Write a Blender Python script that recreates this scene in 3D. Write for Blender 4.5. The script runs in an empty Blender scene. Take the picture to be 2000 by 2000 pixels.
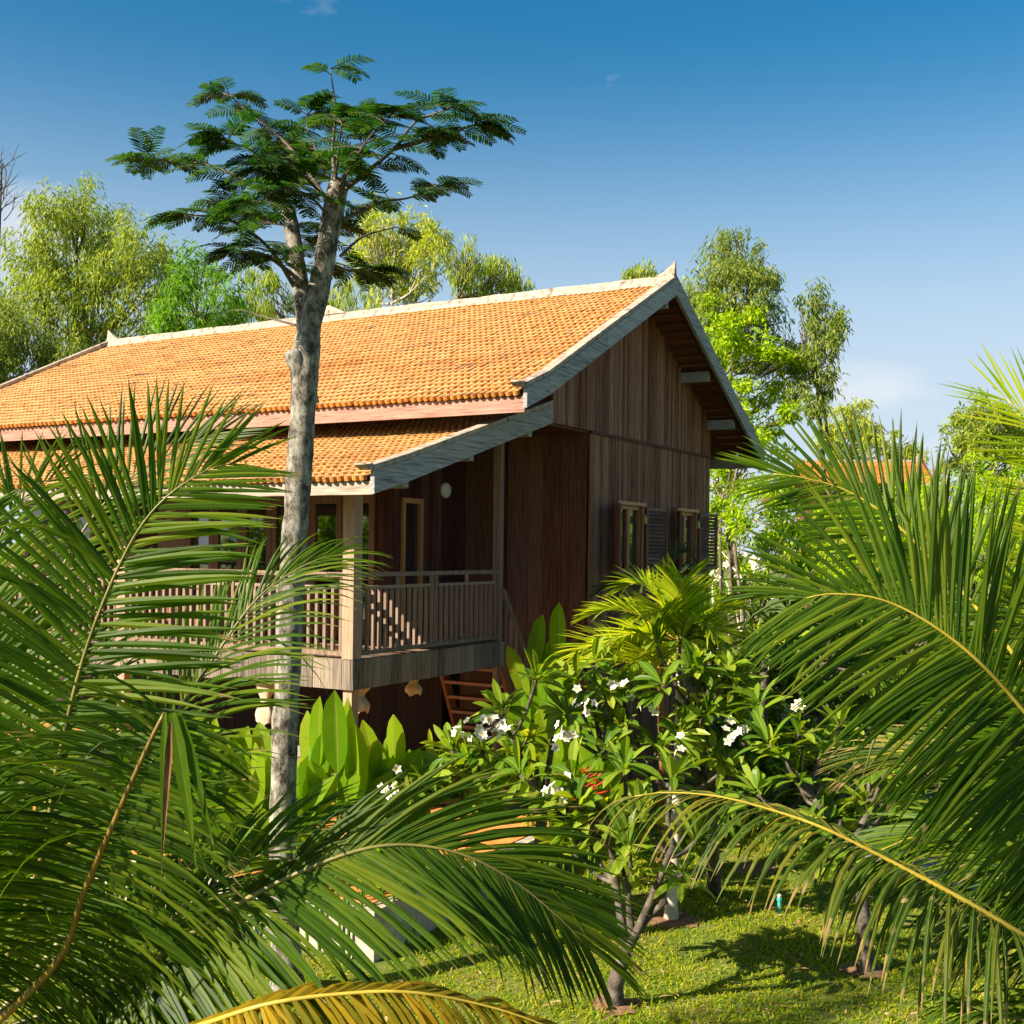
import bpy, math, random
import numpy as np
from mathutils import Matrix, Vector
R = np.random.default_rng(7)
random.seed(7)
scene = bpy.context.scene
COL = scene.collection

# ------------------------------------------------------------------ camera, sky, sun, exposure
FPX, HZ, ROLL, CZ = 2250.0, 1072.0, 0.0113, 3.7
cam_d = bpy.data.cameras.new('camera'); cam = bpy.data.objects.new('camera', cam_d); COL.objects.link(cam)
cam_d.sensor_width = 36; cam_d.lens = 36 * FPX / 2000; cam_d.shift_y = (HZ - 1000) / 2000
cam_d.clip_start = 0.1; cam_d.clip_end = 3000
cam.matrix_world = Matrix.Translation((0, 0, CZ)) @ Matrix.Rotation(math.radians(90), 4, 'X') @ Matrix.Rotation(ROLL, 4, 'Z')
scene.camera = cam
SUN_EL = math.radians(33); SUN_AZ = math.atan2(-.875, -.485)          # azimuth clockwise from +Y
SUN = Vector((math.sin(SUN_AZ) * math.cos(SUN_EL), math.cos(SUN_AZ) * math.cos(SUN_EL), math.sin(SUN_EL)))
w = bpy.data.worlds.new('World'); scene.world = w; w.use_nodes = True
nt = w.node_tree; bg = nt.nodes['Background']
sky = nt.nodes.new('ShaderNodeTexSky'); sky.sky_type = 'NISHITA'; sky.sun_disc = False
sky.sun_elevation = SUN_EL; sky.sun_rotation = SUN_AZ % (2 * math.pi)
sky.altitude = 0; sky.air_density = 1.0; sky.dust_density = 1.0; sky.ozone_density = 2.5
tc = nt.nodes.new('ShaderNodeTexCoord')
mp = nt.nodes.new('ShaderNodeMapping'); mp.inputs['Scale'].default_value = (1.0, 1.0, 2.6)
no = nt.nodes.new('ShaderNodeTexNoise'); no.inputs['Scale'].default_value = 7; no.inputs['Detail'].default_value = 7; no.inputs['Roughness'].default_value = .58
cr = nt.nodes.new('ShaderNodeValToRGB'); cr.color_ramp.elements[0].position = .47; cr.color_ramp.elements[1].position = .80
cr.color_ramp.elements[0].color = (0, 0, 0, 1); cr.color_ramp.elements[1].color = (.55, .55, .55, 1)
mx = nt.nodes.new('ShaderNodeMix'); mx.data_type = 'RGBA'; mx.inputs['B'].default_value = (6.8, 6.7, 6.9, 1)
hs = nt.nodes.new('ShaderNodeHueSaturation'); hs.inputs['Hue'].default_value = .487; hs.inputs['Saturation'].default_value = 1.42; hs.inputs['Value'].default_value = 1.0
nt.links.new(tc.outputs['Generated'], mp.inputs['Vector']); nt.links.new(mp.outputs[0], no.inputs['Vector'])
def cloud_bank(u, v, wx, wz):
    c = Vector(((u-1000)/FPX, 1, (HZ-v)/FPX)).normalized(); a = nt.nodes.new('ShaderNodeVectorMath'); a.operation = 'SUBTRACT'; a.inputs[1].default_value = c
    b = nt.nodes.new('ShaderNodeVectorMath'); b.operation = 'MULTIPLY'; b.inputs[1].default_value = (1/wx, 0, 1/wz); l = nt.nodes.new('ShaderNodeVectorMath'); l.operation = 'LENGTH'
    m = nt.nodes.new('ShaderNodeMapRange'); m.inputs['From Min'].default_value = .1; m.inputs['From Max'].default_value = 1; m.inputs['To Min'].default_value = 1; m.inputs['To Max'].default_value = 0; m.interpolation_type = 'SMOOTHSTEP'
    nt.links.new(tc.outputs['Generated'], a.inputs[0]); nt.links.new(a.outputs[0], b.inputs[0]); nt.links.new(b.outputs[0], l.inputs[0]); nt.links.new(l.outputs['Value'], m.inputs['Value']); return m.outputs[0]
acc = None
for args, k in (((1680, 735, .105, .040), .42), ((1950, 860, .2, .05), .25), ((530, 15, .12, .05), .22), ((60, 500, .12, .09), .35)):
    mm = nt.nodes.new('ShaderNodeMath'); mm.operation = 'MULTIPLY_ADD'; mm.inputs[1].default_value = k; nt.links.new(cloud_bank(*args), mm.inputs[0])
    if acc is None: mm.inputs[2].default_value = -.22
    else: nt.links.new(acc, mm.inputs[2])
    acc = mm.outputs[0]
ca_ = nt.nodes.new('ShaderNodeMath'); ca_.operation = 'ADD'; nt.links.new(no.outputs['Fac'], ca_.inputs[0]); nt.links.new(acc, ca_.inputs[1])
nt.links.new(ca_.outputs[0], cr.inputs['Fac']); nt.links.new(sky.outputs[0], hs.inputs['Color'])
sz = nt.nodes.new('ShaderNodeSeparateXYZ'); nt.links.new(tc.outputs['Generated'], sz.inputs[0])      # pale haze low in the sky
hz_ = nt.nodes.new('ShaderNodeMapRange'); hz_.interpolation_type = 'SMOOTHERSTEP'; [setattr(hz_.inputs[i], 'default_value', x) for i, x in zip((1, 2, 3, 4), (.05, .44, .92, 0.))]; nt.links.new(sz.outputs[2], hz_.inputs[0])
hm = nt.nodes.new('ShaderNodeMix'); hm.data_type = 'RGBA'; hm.inputs['B'].default_value = (4.6, 5.4, 6.3, 1); nt.links.new(hz_.outputs[0], hm.inputs['Factor']); nt.links.new(hs.outputs[0], hm.inputs['A'])
nt.links.new(hm.outputs['Result'], mx.inputs['A']); nt.links.new(cr.outputs[0], mx.inputs['Factor'])
nt.links.new(mx.outputs['Result'], bg.inputs['Color']); bg.inputs['Strength'].default_value = .0505
sl = bpy.data.lights.new('sun', 'SUN'); sl.energy = 5.0; sl.angle = math.radians(.5); sl.color = (1, .88, .70)
so = bpy.data.objects.new('sun', sl); COL.objects.link(so)
so.rotation_euler = (-SUN).to_track_quat('-Z', 'Y').to_euler(); so.location = SUN * 50
vs = scene.view_settings; vs.view_transform = 'Standard'; vs.look = 'None'; vs.exposure = 1.5; vs.gamma = 1; vs.use_curve_mapping = False
scene.cycles.max_bounces = 6; scene.cycles.diffuse_bounces = 3; scene.cycles.glossy_bounces = 3
scene.cycles.transmission_bounces = 3; scene.cycles.transparent_max_bounces = 4

# ------------------------------------------------------------------ helpers
def un(u, v):
    x = u - 1000; y = v - HZ; c, s = math.cos(-ROLL), math.sin(-ROLL)
    return x * c - y * s, x * s + y * c
def W(u, v, d):
    x, y = un(u, v); return np.array([x / FPX * d, d, CZ - y / FPX * d])
def WG(u, v, z=0.):
    x, y = un(u, v); d = (CZ - z) * FPX / y; return np.array([x / FPX * d, d, z])
def nrm(a): return a / np.maximum(np.linalg.norm(a, axis=-1, keepdims=True), 1e-9)

class MB:
    def __init__(s): s.v = []; s.q = []; s.t = []; s.n = 0; s.a = []; s.leaf = False
    def add(s, v, q=None, t=None, att=None):
        v = np.asarray(v, float).reshape(-1, 3); s.v.append(v); s.a.append(np.zeros((len(v), 3), np.float32) if att is None else att)
        if q is not None and len(q): s.q.append(np.asarray(q, int).reshape(-1, 4) + s.n)
        if t is not None and len(t): s.t.append(np.asarray(t, int).reshape(-1, 3) + s.n)
        s.n += len(v); return s
    def box(s, x0, x1, y0, y1, z0, z1):
        v = [(x0,y0,z0),(x1,y0,z0),(x1,y1,z0),(x0,y1,z0),(x0,y0,z1),(x1,y0,z1),(x1,y1,z1),(x0,y1,z1)]
        return s.add(v, [(0,3,2,1),(4,5,6,7),(0,1,5,4),(1,2,6,5),(2,3,7,6),(3,0,4,7)])
    def hexa(s, v):                                   # 4 bottom, 4 top
        return s.add(v, [(0,3,2,1),(4,5,6,7),(0,1,5,4),(1,2,6,5),(2,3,7,6),(3,0,4,7)])
    def beam(s, p, q, w, h, up=(0,0,1)):
        p, q = np.array(p, float), np.array(q, float); t = nrm(q - p); x = nrm(np.cross(t, up)); y = np.cross(x, t)
        c = [-x*w/2-y*h/2, x*w/2-y*h/2, x*w/2+y*h/2, -x*w/2+y*h/2]
        return s.add([p + k for k in c] + [q + k for k in c], [(3,2,1,0),(4,5,6,7),(0,1,5,4),(1,2,6,5),(2,3,7,6),(3,0,4,7)])
    def tube(s, pts, rad, n=8, cap=True, rough=0.):
        pts = np.asarray(pts, float); m = len(pts); rad = np.broadcast_to(np.asarray(rad, float), (m,))
        T = nrm(np.gradient(pts, axis=0)); ref = np.array([0, 0, 1.]) if abs(T[0][2]) < .9 else np.array([1., 0, 0])
        X = nrm(np.cross(T[0], ref)); ang = np.linspace(0, 2*math.pi, n, endpoint=False); vs_ = []
        for i in range(m):
            X = nrm(X - T[i] * np.dot(X, T[i])); Y = np.cross(T[i], X)
            rr = rad[i] * (1 + rough * R.uniform(-1, 1, n))
            vs_.append(pts[i] + rr[:, None] * (np.cos(ang)[:, None] * X + np.sin(ang)[:, None] * Y))
        v = np.concatenate(vs_ + ([pts[:1], pts[-1:]] if cap else []))
        q = [(i*n+j, i*n+(j+1) % n, (i+1)*n+(j+1) % n, (i+1)*n+j) for i in range(m-1) for j in range(n)]
        t = []
        if cap:
            a = m*n; t = [(a, (j+1) % n, j) for j in range(n)] + [(a+1, (m-1)*n+j, (m-1)*n+(j+1) % n) for j in range(n)]
        return s.add(v, q, t)
    def build(s, name, mat, parent=None, origin=None, smooth=False, local=False):
        V = np.concatenate(s.v) if s.v else np.zeros((0, 3))
        q = np.concatenate(s.q) if s.q else np.zeros((0, 4), int); t = np.concatenate(s.t) if s.t else np.zeros((0, 3), int)
        if origin is not None: V = V - np.asarray(origin)
        elif parent is not None and not local:
            p = parent
            while p is not None: V = V - np.array(p.location); p = p.parent
        me = bpy.data.meshes.new(name); me.vertices.add(len(V)); me.vertices.foreach_set('co', V.astype(np.float32).ravel())
        nl = q.size + t.size; me.loops.add(nl); me.loops.foreach_set('vertex_index', np.concatenate([q.ravel(), t.ravel()]).astype(np.int32))
        me.polygons.add(len(q) + len(t))
        st = np.concatenate([np.arange(len(q)) * 4, len(q) * 4 + np.arange(len(t)) * 3]).astype(np.int32)
        me.polygons.foreach_set('loop_start', st)
        me.polygons.foreach_set('use_smooth', np.full(len(q) + len(t), smooth, bool))
        me.update(calc_edges=True)
        if s.leaf: me.attributes.new('leafuv', 'FLOAT_VECTOR', 'POINT').data.foreach_set('vector', np.concatenate(s.a).ravel())
        me.materials.append(mat); o = bpy.data.objects.new(name, me); COL.objects.link(o)
        if parent is not None: o.parent = parent
        if origin is not None: o.location = origin
        return o

def tag(o, label=None, cat=None, group=None, kind=None):
    if label: o['label'] = label
    if cat: o['category'] = cat
    if group: o['group'] = group
    if kind: o['kind'] = kind
    return o
def thing(name, label, cat, loc=(0, 0, 0), rz=0., group=None):
    o = bpy.data.objects.new(name, None); COL.objects.link(o); o.location = loc; o.rotation_euler = (0, 0, rz); o.empty_display_size = .2
    return tag(o, label, cat, group)
def spline(pts, n):
    pts = np.asarray(pts, float); m = len(pts)
    P = np.concatenate([[2*pts[0]-pts[1]], pts, [2*pts[-1]-pts[-2]]])
    seg = np.linalg.norm(np.diff(pts, axis=0), axis=1); cum = np.concatenate([[0], np.cumsum(seg)]); out = []
    for s in np.linspace(0, cum[-1], n):
        i = min(max(np.searchsorted(cum, s, side='right') - 1, 0), m - 2); t = (s - cum[i]) / max(seg[i], 1e-9)
        p0, p1, p2, p3 = P[i], P[i+1], P[i+2], P[i+3]
        out.append(.5*(2*p1 + (p2-p0)*t + (2*p0-5*p1+4*p2-p3)*t*t + (3*p1-p0-3*p2+p3)*t**3))
    return np.array(out)
def blades(mb, P, D, N, L, Wd, prof, grav=0., fold=.25, K=None, twist=0.):
    P = np.asarray(P, float); n = len(P); prof = np.asarray(prof, float); K = len(prof) - 1
    D = nrm(np.asarray(D, float)); N = np.asarray(N, float); S = nrm(np.cross(D, N)); L = np.broadcast_to(np.asarray(L, float), (n,)); Wd = np.broadcast_to(np.asarray(Wd, float), (n,))
    grav = np.broadcast_to(np.asarray(grav, float), (n,)); c = P.copy(); rows = []
    for k in range(K + 1):
        t = k / K; d = nrm(D + (grav * t ** 1.4)[:, None] * np.array([0, 0, -1.])); Nn = nrm(np.cross(S, d))
        if k: c = c + d * (L / K)[:, None]
        h = (Wd * prof[k] / 2)[:, None]
        rows.append(np.stack([c - S*h + Nn*h*fold*2, c, c + S*h + Nn*h*fold*2], 1))
    v = np.stack(rows, 1).reshape(-1, 3)
    q = []
    for k in range(K):
        for j in range(2): a = k*3+j; q.append((a, a+1, a+4, a+3))
    q = np.array(q); q = (q[None] + (np.arange(n) * (K+1) * 3)[:, None, None]).reshape(-1, 4)
    at = np.zeros((K+1, 3, 3), np.float32); at[:, 0, 0] = -1; at[:, 2, 0] = 1; at[..., 1] = np.linspace(0, 1, K+1)[:, None]
    mb.leaf = True; mb.add(v, q, att=np.tile(at.reshape(-1, 3), (n, 1)))
def rdir(n): return nrm(R.normal(size=(n, 3)))

# ------------------------------------------------------------------ materials
def newmat(name):
    m = bpy.data.materials.new(name); m.use_nodes = True; t = m.node_tree; return m, t, t.nodes['Principled BSDF']
def ramp(t, cols):
    r = t.nodes.new('ShaderNodeValToRGB'); e = r.color_ramp.elements
    while len(e) < len(cols): e.new(.5)
    for i, c in enumerate(cols):
        p, cc = c if isinstance(c[1], tuple) else (i / max(1, len(cols) - 1), c)
        e[i].position = p; e[i].color = (*cc, 1)
    return r
def leafmat(name, cols, trans=.35, rough=.42, spec=.45, tcol=None, spots=None, rib=0., tip=None, veins=0.):
    m, t, b = newmat(name); g = t.nodes.new('ShaderNodeNewGeometry'); r = ramp(t, cols)
    nz = t.nodes.new('ShaderNodeTexNoise'); nz.inputs['Scale'].default_value = 9; nz.inputs['Detail'].default_value = 3
    ad = t.nodes.new('ShaderNodeMath'); ad.operation = 'MULTIPLY_ADD'; ad.inputs[1].default_value = .5; ad.inputs[2].default_value = -.25
    a2 = t.nodes.new('ShaderNodeMath'); a2.operation = 'ADD'
    t.links.new(nz.outputs['Fac'], ad.inputs[0]); t.links.new(g.outputs['Random Per Island'], a2.inputs[0]); t.links.new(ad.outputs[0], a2.inputs[1])
    t.links.new(a2.outputs[0], r.inputs['Fac']); col = r.outputs[0]
    if spots:
        n2 = t.nodes.new('ShaderNodeTexNoise'); n2.inputs['Scale'].default_value = spots[1]; n2.inputs['Detail'].default_value = 4
        r2 = ramp(t, [(spots[2], (0, 0, 0)), (spots[2] + .06, (1, 1, 1))]); t.links.new(n2.outputs['Fac'], r2.inputs['Fac'])
        m2 = t.nodes.new('ShaderNodeMix'); m2.data_type = 'RGBA'; m2.inputs['B'].default_value = (*spots[0], 1)
        t.links.new(r2.outputs[0], m2.inputs['Factor']); t.links.new(col, m2.inputs['A']); col = m2.outputs['Result']
    if rib or tip:
        at = t.nodes.new('ShaderNodeAttribute'); at.attribute_name = 'leafuv'; sp = t.nodes.new('ShaderNodeSeparateXYZ'); t.links.new(at.outputs['Vector'], sp.inputs[0])
        ab = t.nodes.new('ShaderNodeMath'); ab.operation = 'ABSOLUTE'; t.links.new(sp.outputs[0], ab.inputs[0])
        def mixin(fac, c):
            m3 = t.nodes.new('ShaderNodeMix'); m3.data_type = 'RGBA'; m3.inputs['B'].default_value = (*c, 1); t.links.new(fac, m3.inputs['Factor']); t.links.new(col, m3.inputs['A']); return m3.outputs['Result']
        def mr(src, a0, a1, b0, b1):
            m4 = t.nodes.new('ShaderNodeMapRange'); t.links.new(src, m4.inputs[0]); [setattr(m4.inputs[i], 'default_value', x) for i, x in zip((1, 2, 3, 4), (a0, a1, b0, b1))]; return m4.outputs[0]
        if veins:
            ph = t.nodes.new('ShaderNodeMath'); ph.operation = 'MULTIPLY_ADD'; ph.inputs[1].default_value = -.10; t.links.new(ab.outputs[0], ph.inputs[0]); t.links.new(sp.outputs[1], ph.inputs[2])
            sn = t.nodes.new('ShaderNodeMath'); sn.operation = 'MULTIPLY'; sn.inputs[1].default_value = 190; t.links.new(ph.outputs[0], sn.inputs[0]); s2 = t.nodes.new('ShaderNodeMath'); s2.operation = 'SINE'; t.links.new(sn.outputs[0], s2.inputs[0])
            col = mixin(mr(s2.outputs[0], .2, 1., 0., veins), tuple(x*.45 for x in (cols[1] if not isinstance(cols[1][1], tuple) else cols[1][1])))
        if rib: col = mixin(mr(ab.outputs[0], .04, .16, rib, 0.), (.30, .34, .06))
        if tip:
            n5 = t.nodes.new('ShaderNodeTexNoise'); n5.inputs['Scale'].default_value = 14; ns = mr(n5.outputs['Fac'], .3, .7, -.22, .22)
            s5 = t.nodes.new('ShaderNodeMath'); s5.operation = 'ADD'; t.links.new(sp.outputs[1], s5.inputs[0]); t.links.new(ns, s5.inputs[1]); col = mixin(mr(s5.outputs[0], tip, tip + .1, 0., .9), (.30, .21, .09))
    t.links.new(col, b.inputs['Base Color']); b.inputs['Roughness'].default_value = rough + .08; b.inputs['Specular IOR Level'].default_value = spec * .32
    tr = t.nodes.new('ShaderNodeBsdfTranslucent'); h = t.nodes.new('ShaderNodeMix'); h.data_type = 'RGBA'; h.blend_type = 'MULTIPLY'; h.inputs['Factor'].default_value = 1
    h.inputs['B'].default_value = (*(tcol or (1.6, 1.5, .5)), 1); h.clamp_result = False
    t.links.new(col, h.inputs['A']); t.links.new(h.outputs['Result'], tr.inputs['Color'])
    mi = t.nodes.new('ShaderNodeMixShader'); mi.inputs[0].default_value = trans
    t.links.new(b.outputs[0], mi.inputs[1]); t.links.new(tr.outputs[0], mi.inputs[2])
    t.links.new(mi.outputs[0], t.nodes['Material Output'].inputs[0]); return m
def noisemat(name, cols, scale=6, stretch=(1, 1, 1), rough=.8, detail=6, bump=.3, bscale=None, island=0., spec=.3, nrough=.6):
    m, t, b = newmat(name); tc = t.nodes.new('ShaderNodeTexCoord'); mp = t.nodes.new('ShaderNodeMapping'); mp.inputs['Scale'].default_value = stretch
    nz = t.nodes.new('ShaderNodeTexNoise'); nz.inputs['Scale'].default_value = scale; nz.inputs['Detail'].default_value = detail; nz.inputs['Roughness'].default_value = nrough
    t.links.new(tc.outputs['Object'], mp.inputs[0]); r = ramp(t, cols); fac = nz.outputs['Fac']
    if island:
        g = t.nodes.new('ShaderNodeNewGeometry'); a = t.nodes.new('ShaderNodeMath'); a.operation = 'MULTIPLY_ADD'; a.inputs[1].default_value = island
        s = t.nodes.new('ShaderNodeMath'); s.operation = 'SUBTRACT'; s.inputs[1].default_value = island / 2
        t.links.new(g.outputs['Random Per Island'], a.inputs[0]); t.links.new(nz.outputs['Fac'], a.inputs[2]); t.links.new(a.outputs[0], s.inputs[0]); fac = s.outputs[0]
        cm = t.nodes.new('ShaderNodeCombineXYZ'); m10 = t.nodes.new('ShaderNodeMath'); m10.operation = 'MULTIPLY'; m10.inputs[1].default_value = 37
        t.links.new(g.outputs['Random Per Island'], m10.inputs[0]); [t.links.new(m10.outputs[0], cm.inputs[i]) for i in range(3)]
        va = t.nodes.new('ShaderNodeVectorMath'); t.links.new(mp.outputs[0], va.inputs[0]); t.links.new(cm.outputs[0], va.inputs[1]); t.links.new(va.outputs[0], nz.inputs['Vector'])
    else: t.links.new(mp.outputs[0], nz.inputs['Vector'])
    t.links.new(fac, r.inputs['Fac']); t.links.new(r.outputs[0], b.inputs['Base Color'])
    b.inputs['Roughness'].default_value = rough; b.inputs['Specular IOR Level'].default_value = spec
    if bump:
        bp = t.nodes.new('ShaderNodeBump'); bp.inputs['Strength'].default_value = bump; bp.inputs['Distance'].default_value = .02
        t.links.new(nz.outputs['Fac'], bp.inputs['Height']); t.links.new(bp.outputs[0], b.inputs['Normal'])
    return m
def wood(name, cols, scale=7, island=.35, rough=.75, bump=.35, axis='z', spec=.25):
    st = {'z': (8, 8, .3), 'x': (.35, 6, 6), 'y': (6, .35, 6)}[axis]
    return noisemat(name, cols, scale, st, rough, 8, bump, island=island, spec=spec, nrough=.65)

M = {}
M['gable'] = wood('weathered gable planks', [(.30,(.030,.011,.007)), (.40,(.12,.042,.020)), (.50,(.21,.078,.036)), (.62,(.245,.122,.068)), (.8,(.31,.205,.145))], 10, .26)
M['darkwood'] = wood('dark red planks', [(.25,(.028,.010,.008)), (.5,(.075,.022,.015)), (.66,(.12,.045,.03)), (.85,(.16,.09,.065))], 5, .35)
M['lowwood'] = wood('shade darkened undercroft boards', [(.3,(.012,.008,.006)), (.7,(.035,.018,.012))], 5, .3)  # brown boards coloured near black to paint in the shade under the deck
M['recess'] = wood('brown recess planks', [(.27,(.025,.010,.007)), (.45,(.09,.026,.015)), (.62,(.14,.065,.042)), (.85,(.20,.125,.09))], 8, .36)
M['grey'] = wood('silver weathered timber', [(.30,(.06,.055,.055)), (.42,(.19,.185,.185)), (.58,(.30,.29,.285)), (.8,(.42,.40,.385))], 7, .2, axis='x')
M['greyy'] = wood('silver weathered timber along', [(.3,(.10,.08,.065)), (.45,(.27,.215,.17)), (.62,(.38,.31,.25)), (.85,(.46,.39,.33))], 7, .2, axis='y')
M['pink'] = wood('sun bleached eave board', [(.3,(.11,.055,.04)), (.5,(.29,.155,.115)), (.75,(.39,.24,.185))], 7, .1, axis='y')
M['rail'] = wood('railing timber', [(.2,(.08,.05,.036)), (.5,(.19,.125,.085)), (.8,(.33,.24,.18))], 6, .35)
M['fascia'] = wood('deck edge planks', [(.25,(.03,.025,.02)), (.42,(.12,.095,.075)), (.6,(.23,.18,.135)), (.85,(.36,.29,.225))], 8, .26)
M['post'] = wood('post timber', [(.2,(.15,.09,.06)), (.5,(.33,.21,.14)), (.8,(.48,.34,.24))], 6, .15)
M['teak'] = wood('varnished teak frame', [(.2,(.13,.045,.018)), (.5,(.27,.10,.04)), (.8,(.40,.17,.07))], 6, .2, rough=.4, spec=.5)
M['shutterwood'] = wood('brown shutter slats', [(.2,(.07,.03,.02)), (.5,(.16,.075,.05)), (.8,(.26,.15,.11))], 6, .35)
M['orangewood'] = wood('light varnished frame', [(.2,(.33,.13,.04)), (.5,(.48,.22,.07)), (.8,(.58,.30,.11))], 6, .2, rough=.4, spec=.5)
M['soffit'] = wood('soffit boards', [(.2,(.05,.018,.012)), (.5,(.14,.045,.025)), (.8,(.22,.09,.05))], 6, .3, axis='y')
M['cap'] = noisemat('mortar ridge cap', [(.32,(.09,.07,.05)), (.42,(.25,.20,.155)), (.58,(.36,.30,.235)), (.75,(.43,.37,.30))], 9, bump=.4)
M['tile'] = noisemat('orange clay tile', [(.2,(.32,.115,.018)), (.45,(.42,.155,.024)), (.7,(.50,.21,.04))], 12, rough=.5, island=.42, bump=.15, spec=.45)
_t = M['tile'].node_tree; _b = _t.nodes['Principled BSDF']; _l = _b.inputs['Base Color'].links[0].from_socket
_a = _t.nodes.new('ShaderNodeAttribute'); _a.attribute_name = 'painted_glare'; _n = _t.nodes.new('ShaderNodeTexNoise'); _n.inputs['Scale'].default_value = 4.5; _n.inputs['Detail'].default_value = 5
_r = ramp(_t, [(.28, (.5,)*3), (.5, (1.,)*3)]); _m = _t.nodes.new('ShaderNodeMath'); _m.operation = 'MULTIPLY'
_x = _t.nodes.new('ShaderNodeMix'); _x.data_type = 'RGBA'; _x.inputs['B'].default_value = (.74, .53, .24, 1)  # cream tile faces: sun glare painted into the base colour
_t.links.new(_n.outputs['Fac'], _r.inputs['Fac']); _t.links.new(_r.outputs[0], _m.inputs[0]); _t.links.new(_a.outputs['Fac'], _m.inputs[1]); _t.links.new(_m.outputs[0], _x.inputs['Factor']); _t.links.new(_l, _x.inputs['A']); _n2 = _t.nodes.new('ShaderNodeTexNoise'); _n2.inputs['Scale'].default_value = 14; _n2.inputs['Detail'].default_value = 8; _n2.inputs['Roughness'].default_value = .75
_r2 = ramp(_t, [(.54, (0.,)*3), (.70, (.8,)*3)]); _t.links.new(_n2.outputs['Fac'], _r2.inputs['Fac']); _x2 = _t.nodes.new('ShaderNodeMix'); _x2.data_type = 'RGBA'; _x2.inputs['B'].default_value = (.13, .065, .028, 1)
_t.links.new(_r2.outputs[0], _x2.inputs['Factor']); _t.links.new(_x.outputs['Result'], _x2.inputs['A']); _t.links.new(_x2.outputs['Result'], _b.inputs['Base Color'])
M['white'] = noisemat('white plaster', [(.32,(.20,.17,.13)), (.5,(.36,.32,.26)), (.65,(.44,.40,.34))], 9, bump=.15)
M['lamp'] = noisemat('white lamp cover', [(.3,(.75,.73,.68)), (.7,(.82,.80,.76))], 3, rough=.3, bump=0)
M['terra'] = noisemat('terracotta paving', [(.3,(.50,.17,.045)), (.6,(.66,.27,.07))], 5, rough=.55, bump=.1)
M['cloth'] = noisemat('beige cloth', [(.3,(.42,.30,.19)), (.7,(.58,.44,.31))], 5, rough=.9, bump=.2)
M['stone'] = noisemat('pale table stone', [(.3,(.3,.29,.27)), (.7,(.45,.43,.4))], 7, rough=.5, bump=.1)
M['ground'] = noisemat('lawn soil', [(.3,(.04,.07,.010)), (.5,(.09,.13,.015)), (.68,(.17,.14,.05))], 1.6, rough=.95, bump=.6, detail=9)
M['soil'] = noisemat('bare red earth', [(.3,(.12,.06,.03)), (.6,(.22,.12,.065))], 14, rough=.95, bump=.6)
M['path'] = noisemat('gravel path', [(.35,(.10,.085,.06)), (.5,(.24,.20,.15)), (.65,(.36,.31,.25))], 22, rough=.9, bump=.8)
M['teal'] = noisemat('teal plastic', [(.3,(.03,.30,.28)), (.7,(.05,.38,.35))], 8, rough=.4, bump=0)
M['brass'] = noisemat('brass lantern', [(.3,(.45,.33,.06)), (.7,(.6,.46,.1))], 8, rough=.35, bump=0)
M['black'] = noisemat('dark lining', [(.3,(.012,.01,.009)), (.7,(.02,.017,.015))], 8, rough=.9, bump=0)
m, t, b = newmat('window glass'); b.inputs['Base Color'].default_value = (.012, .014, .012, 1); b.inputs['Roughness'].default_value = .03; b.inputs['Specular IOR Level'].default_value = 1.0; b.inputs['IOR'].default_value = 1.9
M['glass'] = m
M['bark'] = noisemat('mottled grey bark', [(.36,(.018,.015,.012)), (.44,(.07,.058,.045)), (.50,(.19,.165,.135)), (.57,(.30,.285,.235)), (.66,(.44,.45,.38))], 11, (1, 1, .6), .9, 12, 1., nrough=.8)
M['bark2'] = noisemat('brown tree bark', [(.3,(.05,.037,.025)), (.55,(.15,.115,.085)), (.75,(.26,.215,.17))], 8, (1, 1, .4), .9, 8, .6)
M['palebark'] = noisemat('pale smooth bark', [(.3,(.27,.23,.18)), (.55,(.46,.41,.34)), (.75,(.58,.53,.46))], 7, (1, 1, 1.6), .8, 8, .3)
M['plumbark'] = noisemat('plumeria bark', [(.3,(.02,.016,.012)), (.5,(.075,.06,.046)), (.72,(.18,.15,.12))], 12, (1, 1, 1), .85, 8, .5)
M['palmbark'] = noisemat('fibrous palm trunk', [(.3,(.05,.022,.010)), (.5,(.17,.075,.03)), (.72,(.32,.17,.075))], 9, (2, 2, .6), .9, 8, .8)
M['twig'] = noisemat('dark twig', [(.3,(.05,.036,.025)), (.7,(.13,.10,.07))], 9, bump=.2)
M['rachis'] = noisemat('palm rib', [(.3,(.10,.10,.022)), (.6,(.19,.17,.045))], 6, rough=.45, bump=.1, spec=.4)
M['rachisb'] = noisemat('golden brown palm rib', [(.3,(.11,.07,.012)), (.6,(.19,.12,.022))], 6, rough=.45, bump=.1, spec=.4)
M['rachisy'] = noisemat('yellow palm rib', [(.3,(.27,.20,.02)), (.6,(.40,.30,.035))], 6, rough=.45, bump=.1, spec=.4)
M['frond'] = leafmat('coconut leaflet', [(.026,.062,.002), (.046,.105,.003), (.085,.15,.005), (.15,.19,.008)], .50, .36, .5, (2.3,2.2,.5), ((.22,.16,.04), 26, .74), rib=.16, tip=.98)
M['frondd'] = leafmat('deep green coconut leaflet', [(.016,.044,.002), (.032,.077,.003), (.060,.112,.005), (.115,.155,.008)], .44, .36, .5, (2.2,2.1,.5), ((.22,.16,.04), 26, .74), rib=.16, tip=.98)
M['frondy'] = leafmat('yellowing coconut leaflet', [(.02,.05,.006), (.04,.075,.008), (.08,.10,.010), (.22,.17,.016)], .42, .4, .4, (1.9,1.8,.4), ((.30,.22,.10), 16, .66), rib=.5, tip=.85)
M['yellow'] = leafmat('golden coconut leaflet', [(.13,.12,.006), (.25,.18,.008), (.38,.23,.012)], .4, .38, .4, (1.6,1.4,.3), ((.10,.045,.012), 10, .68))
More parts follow.
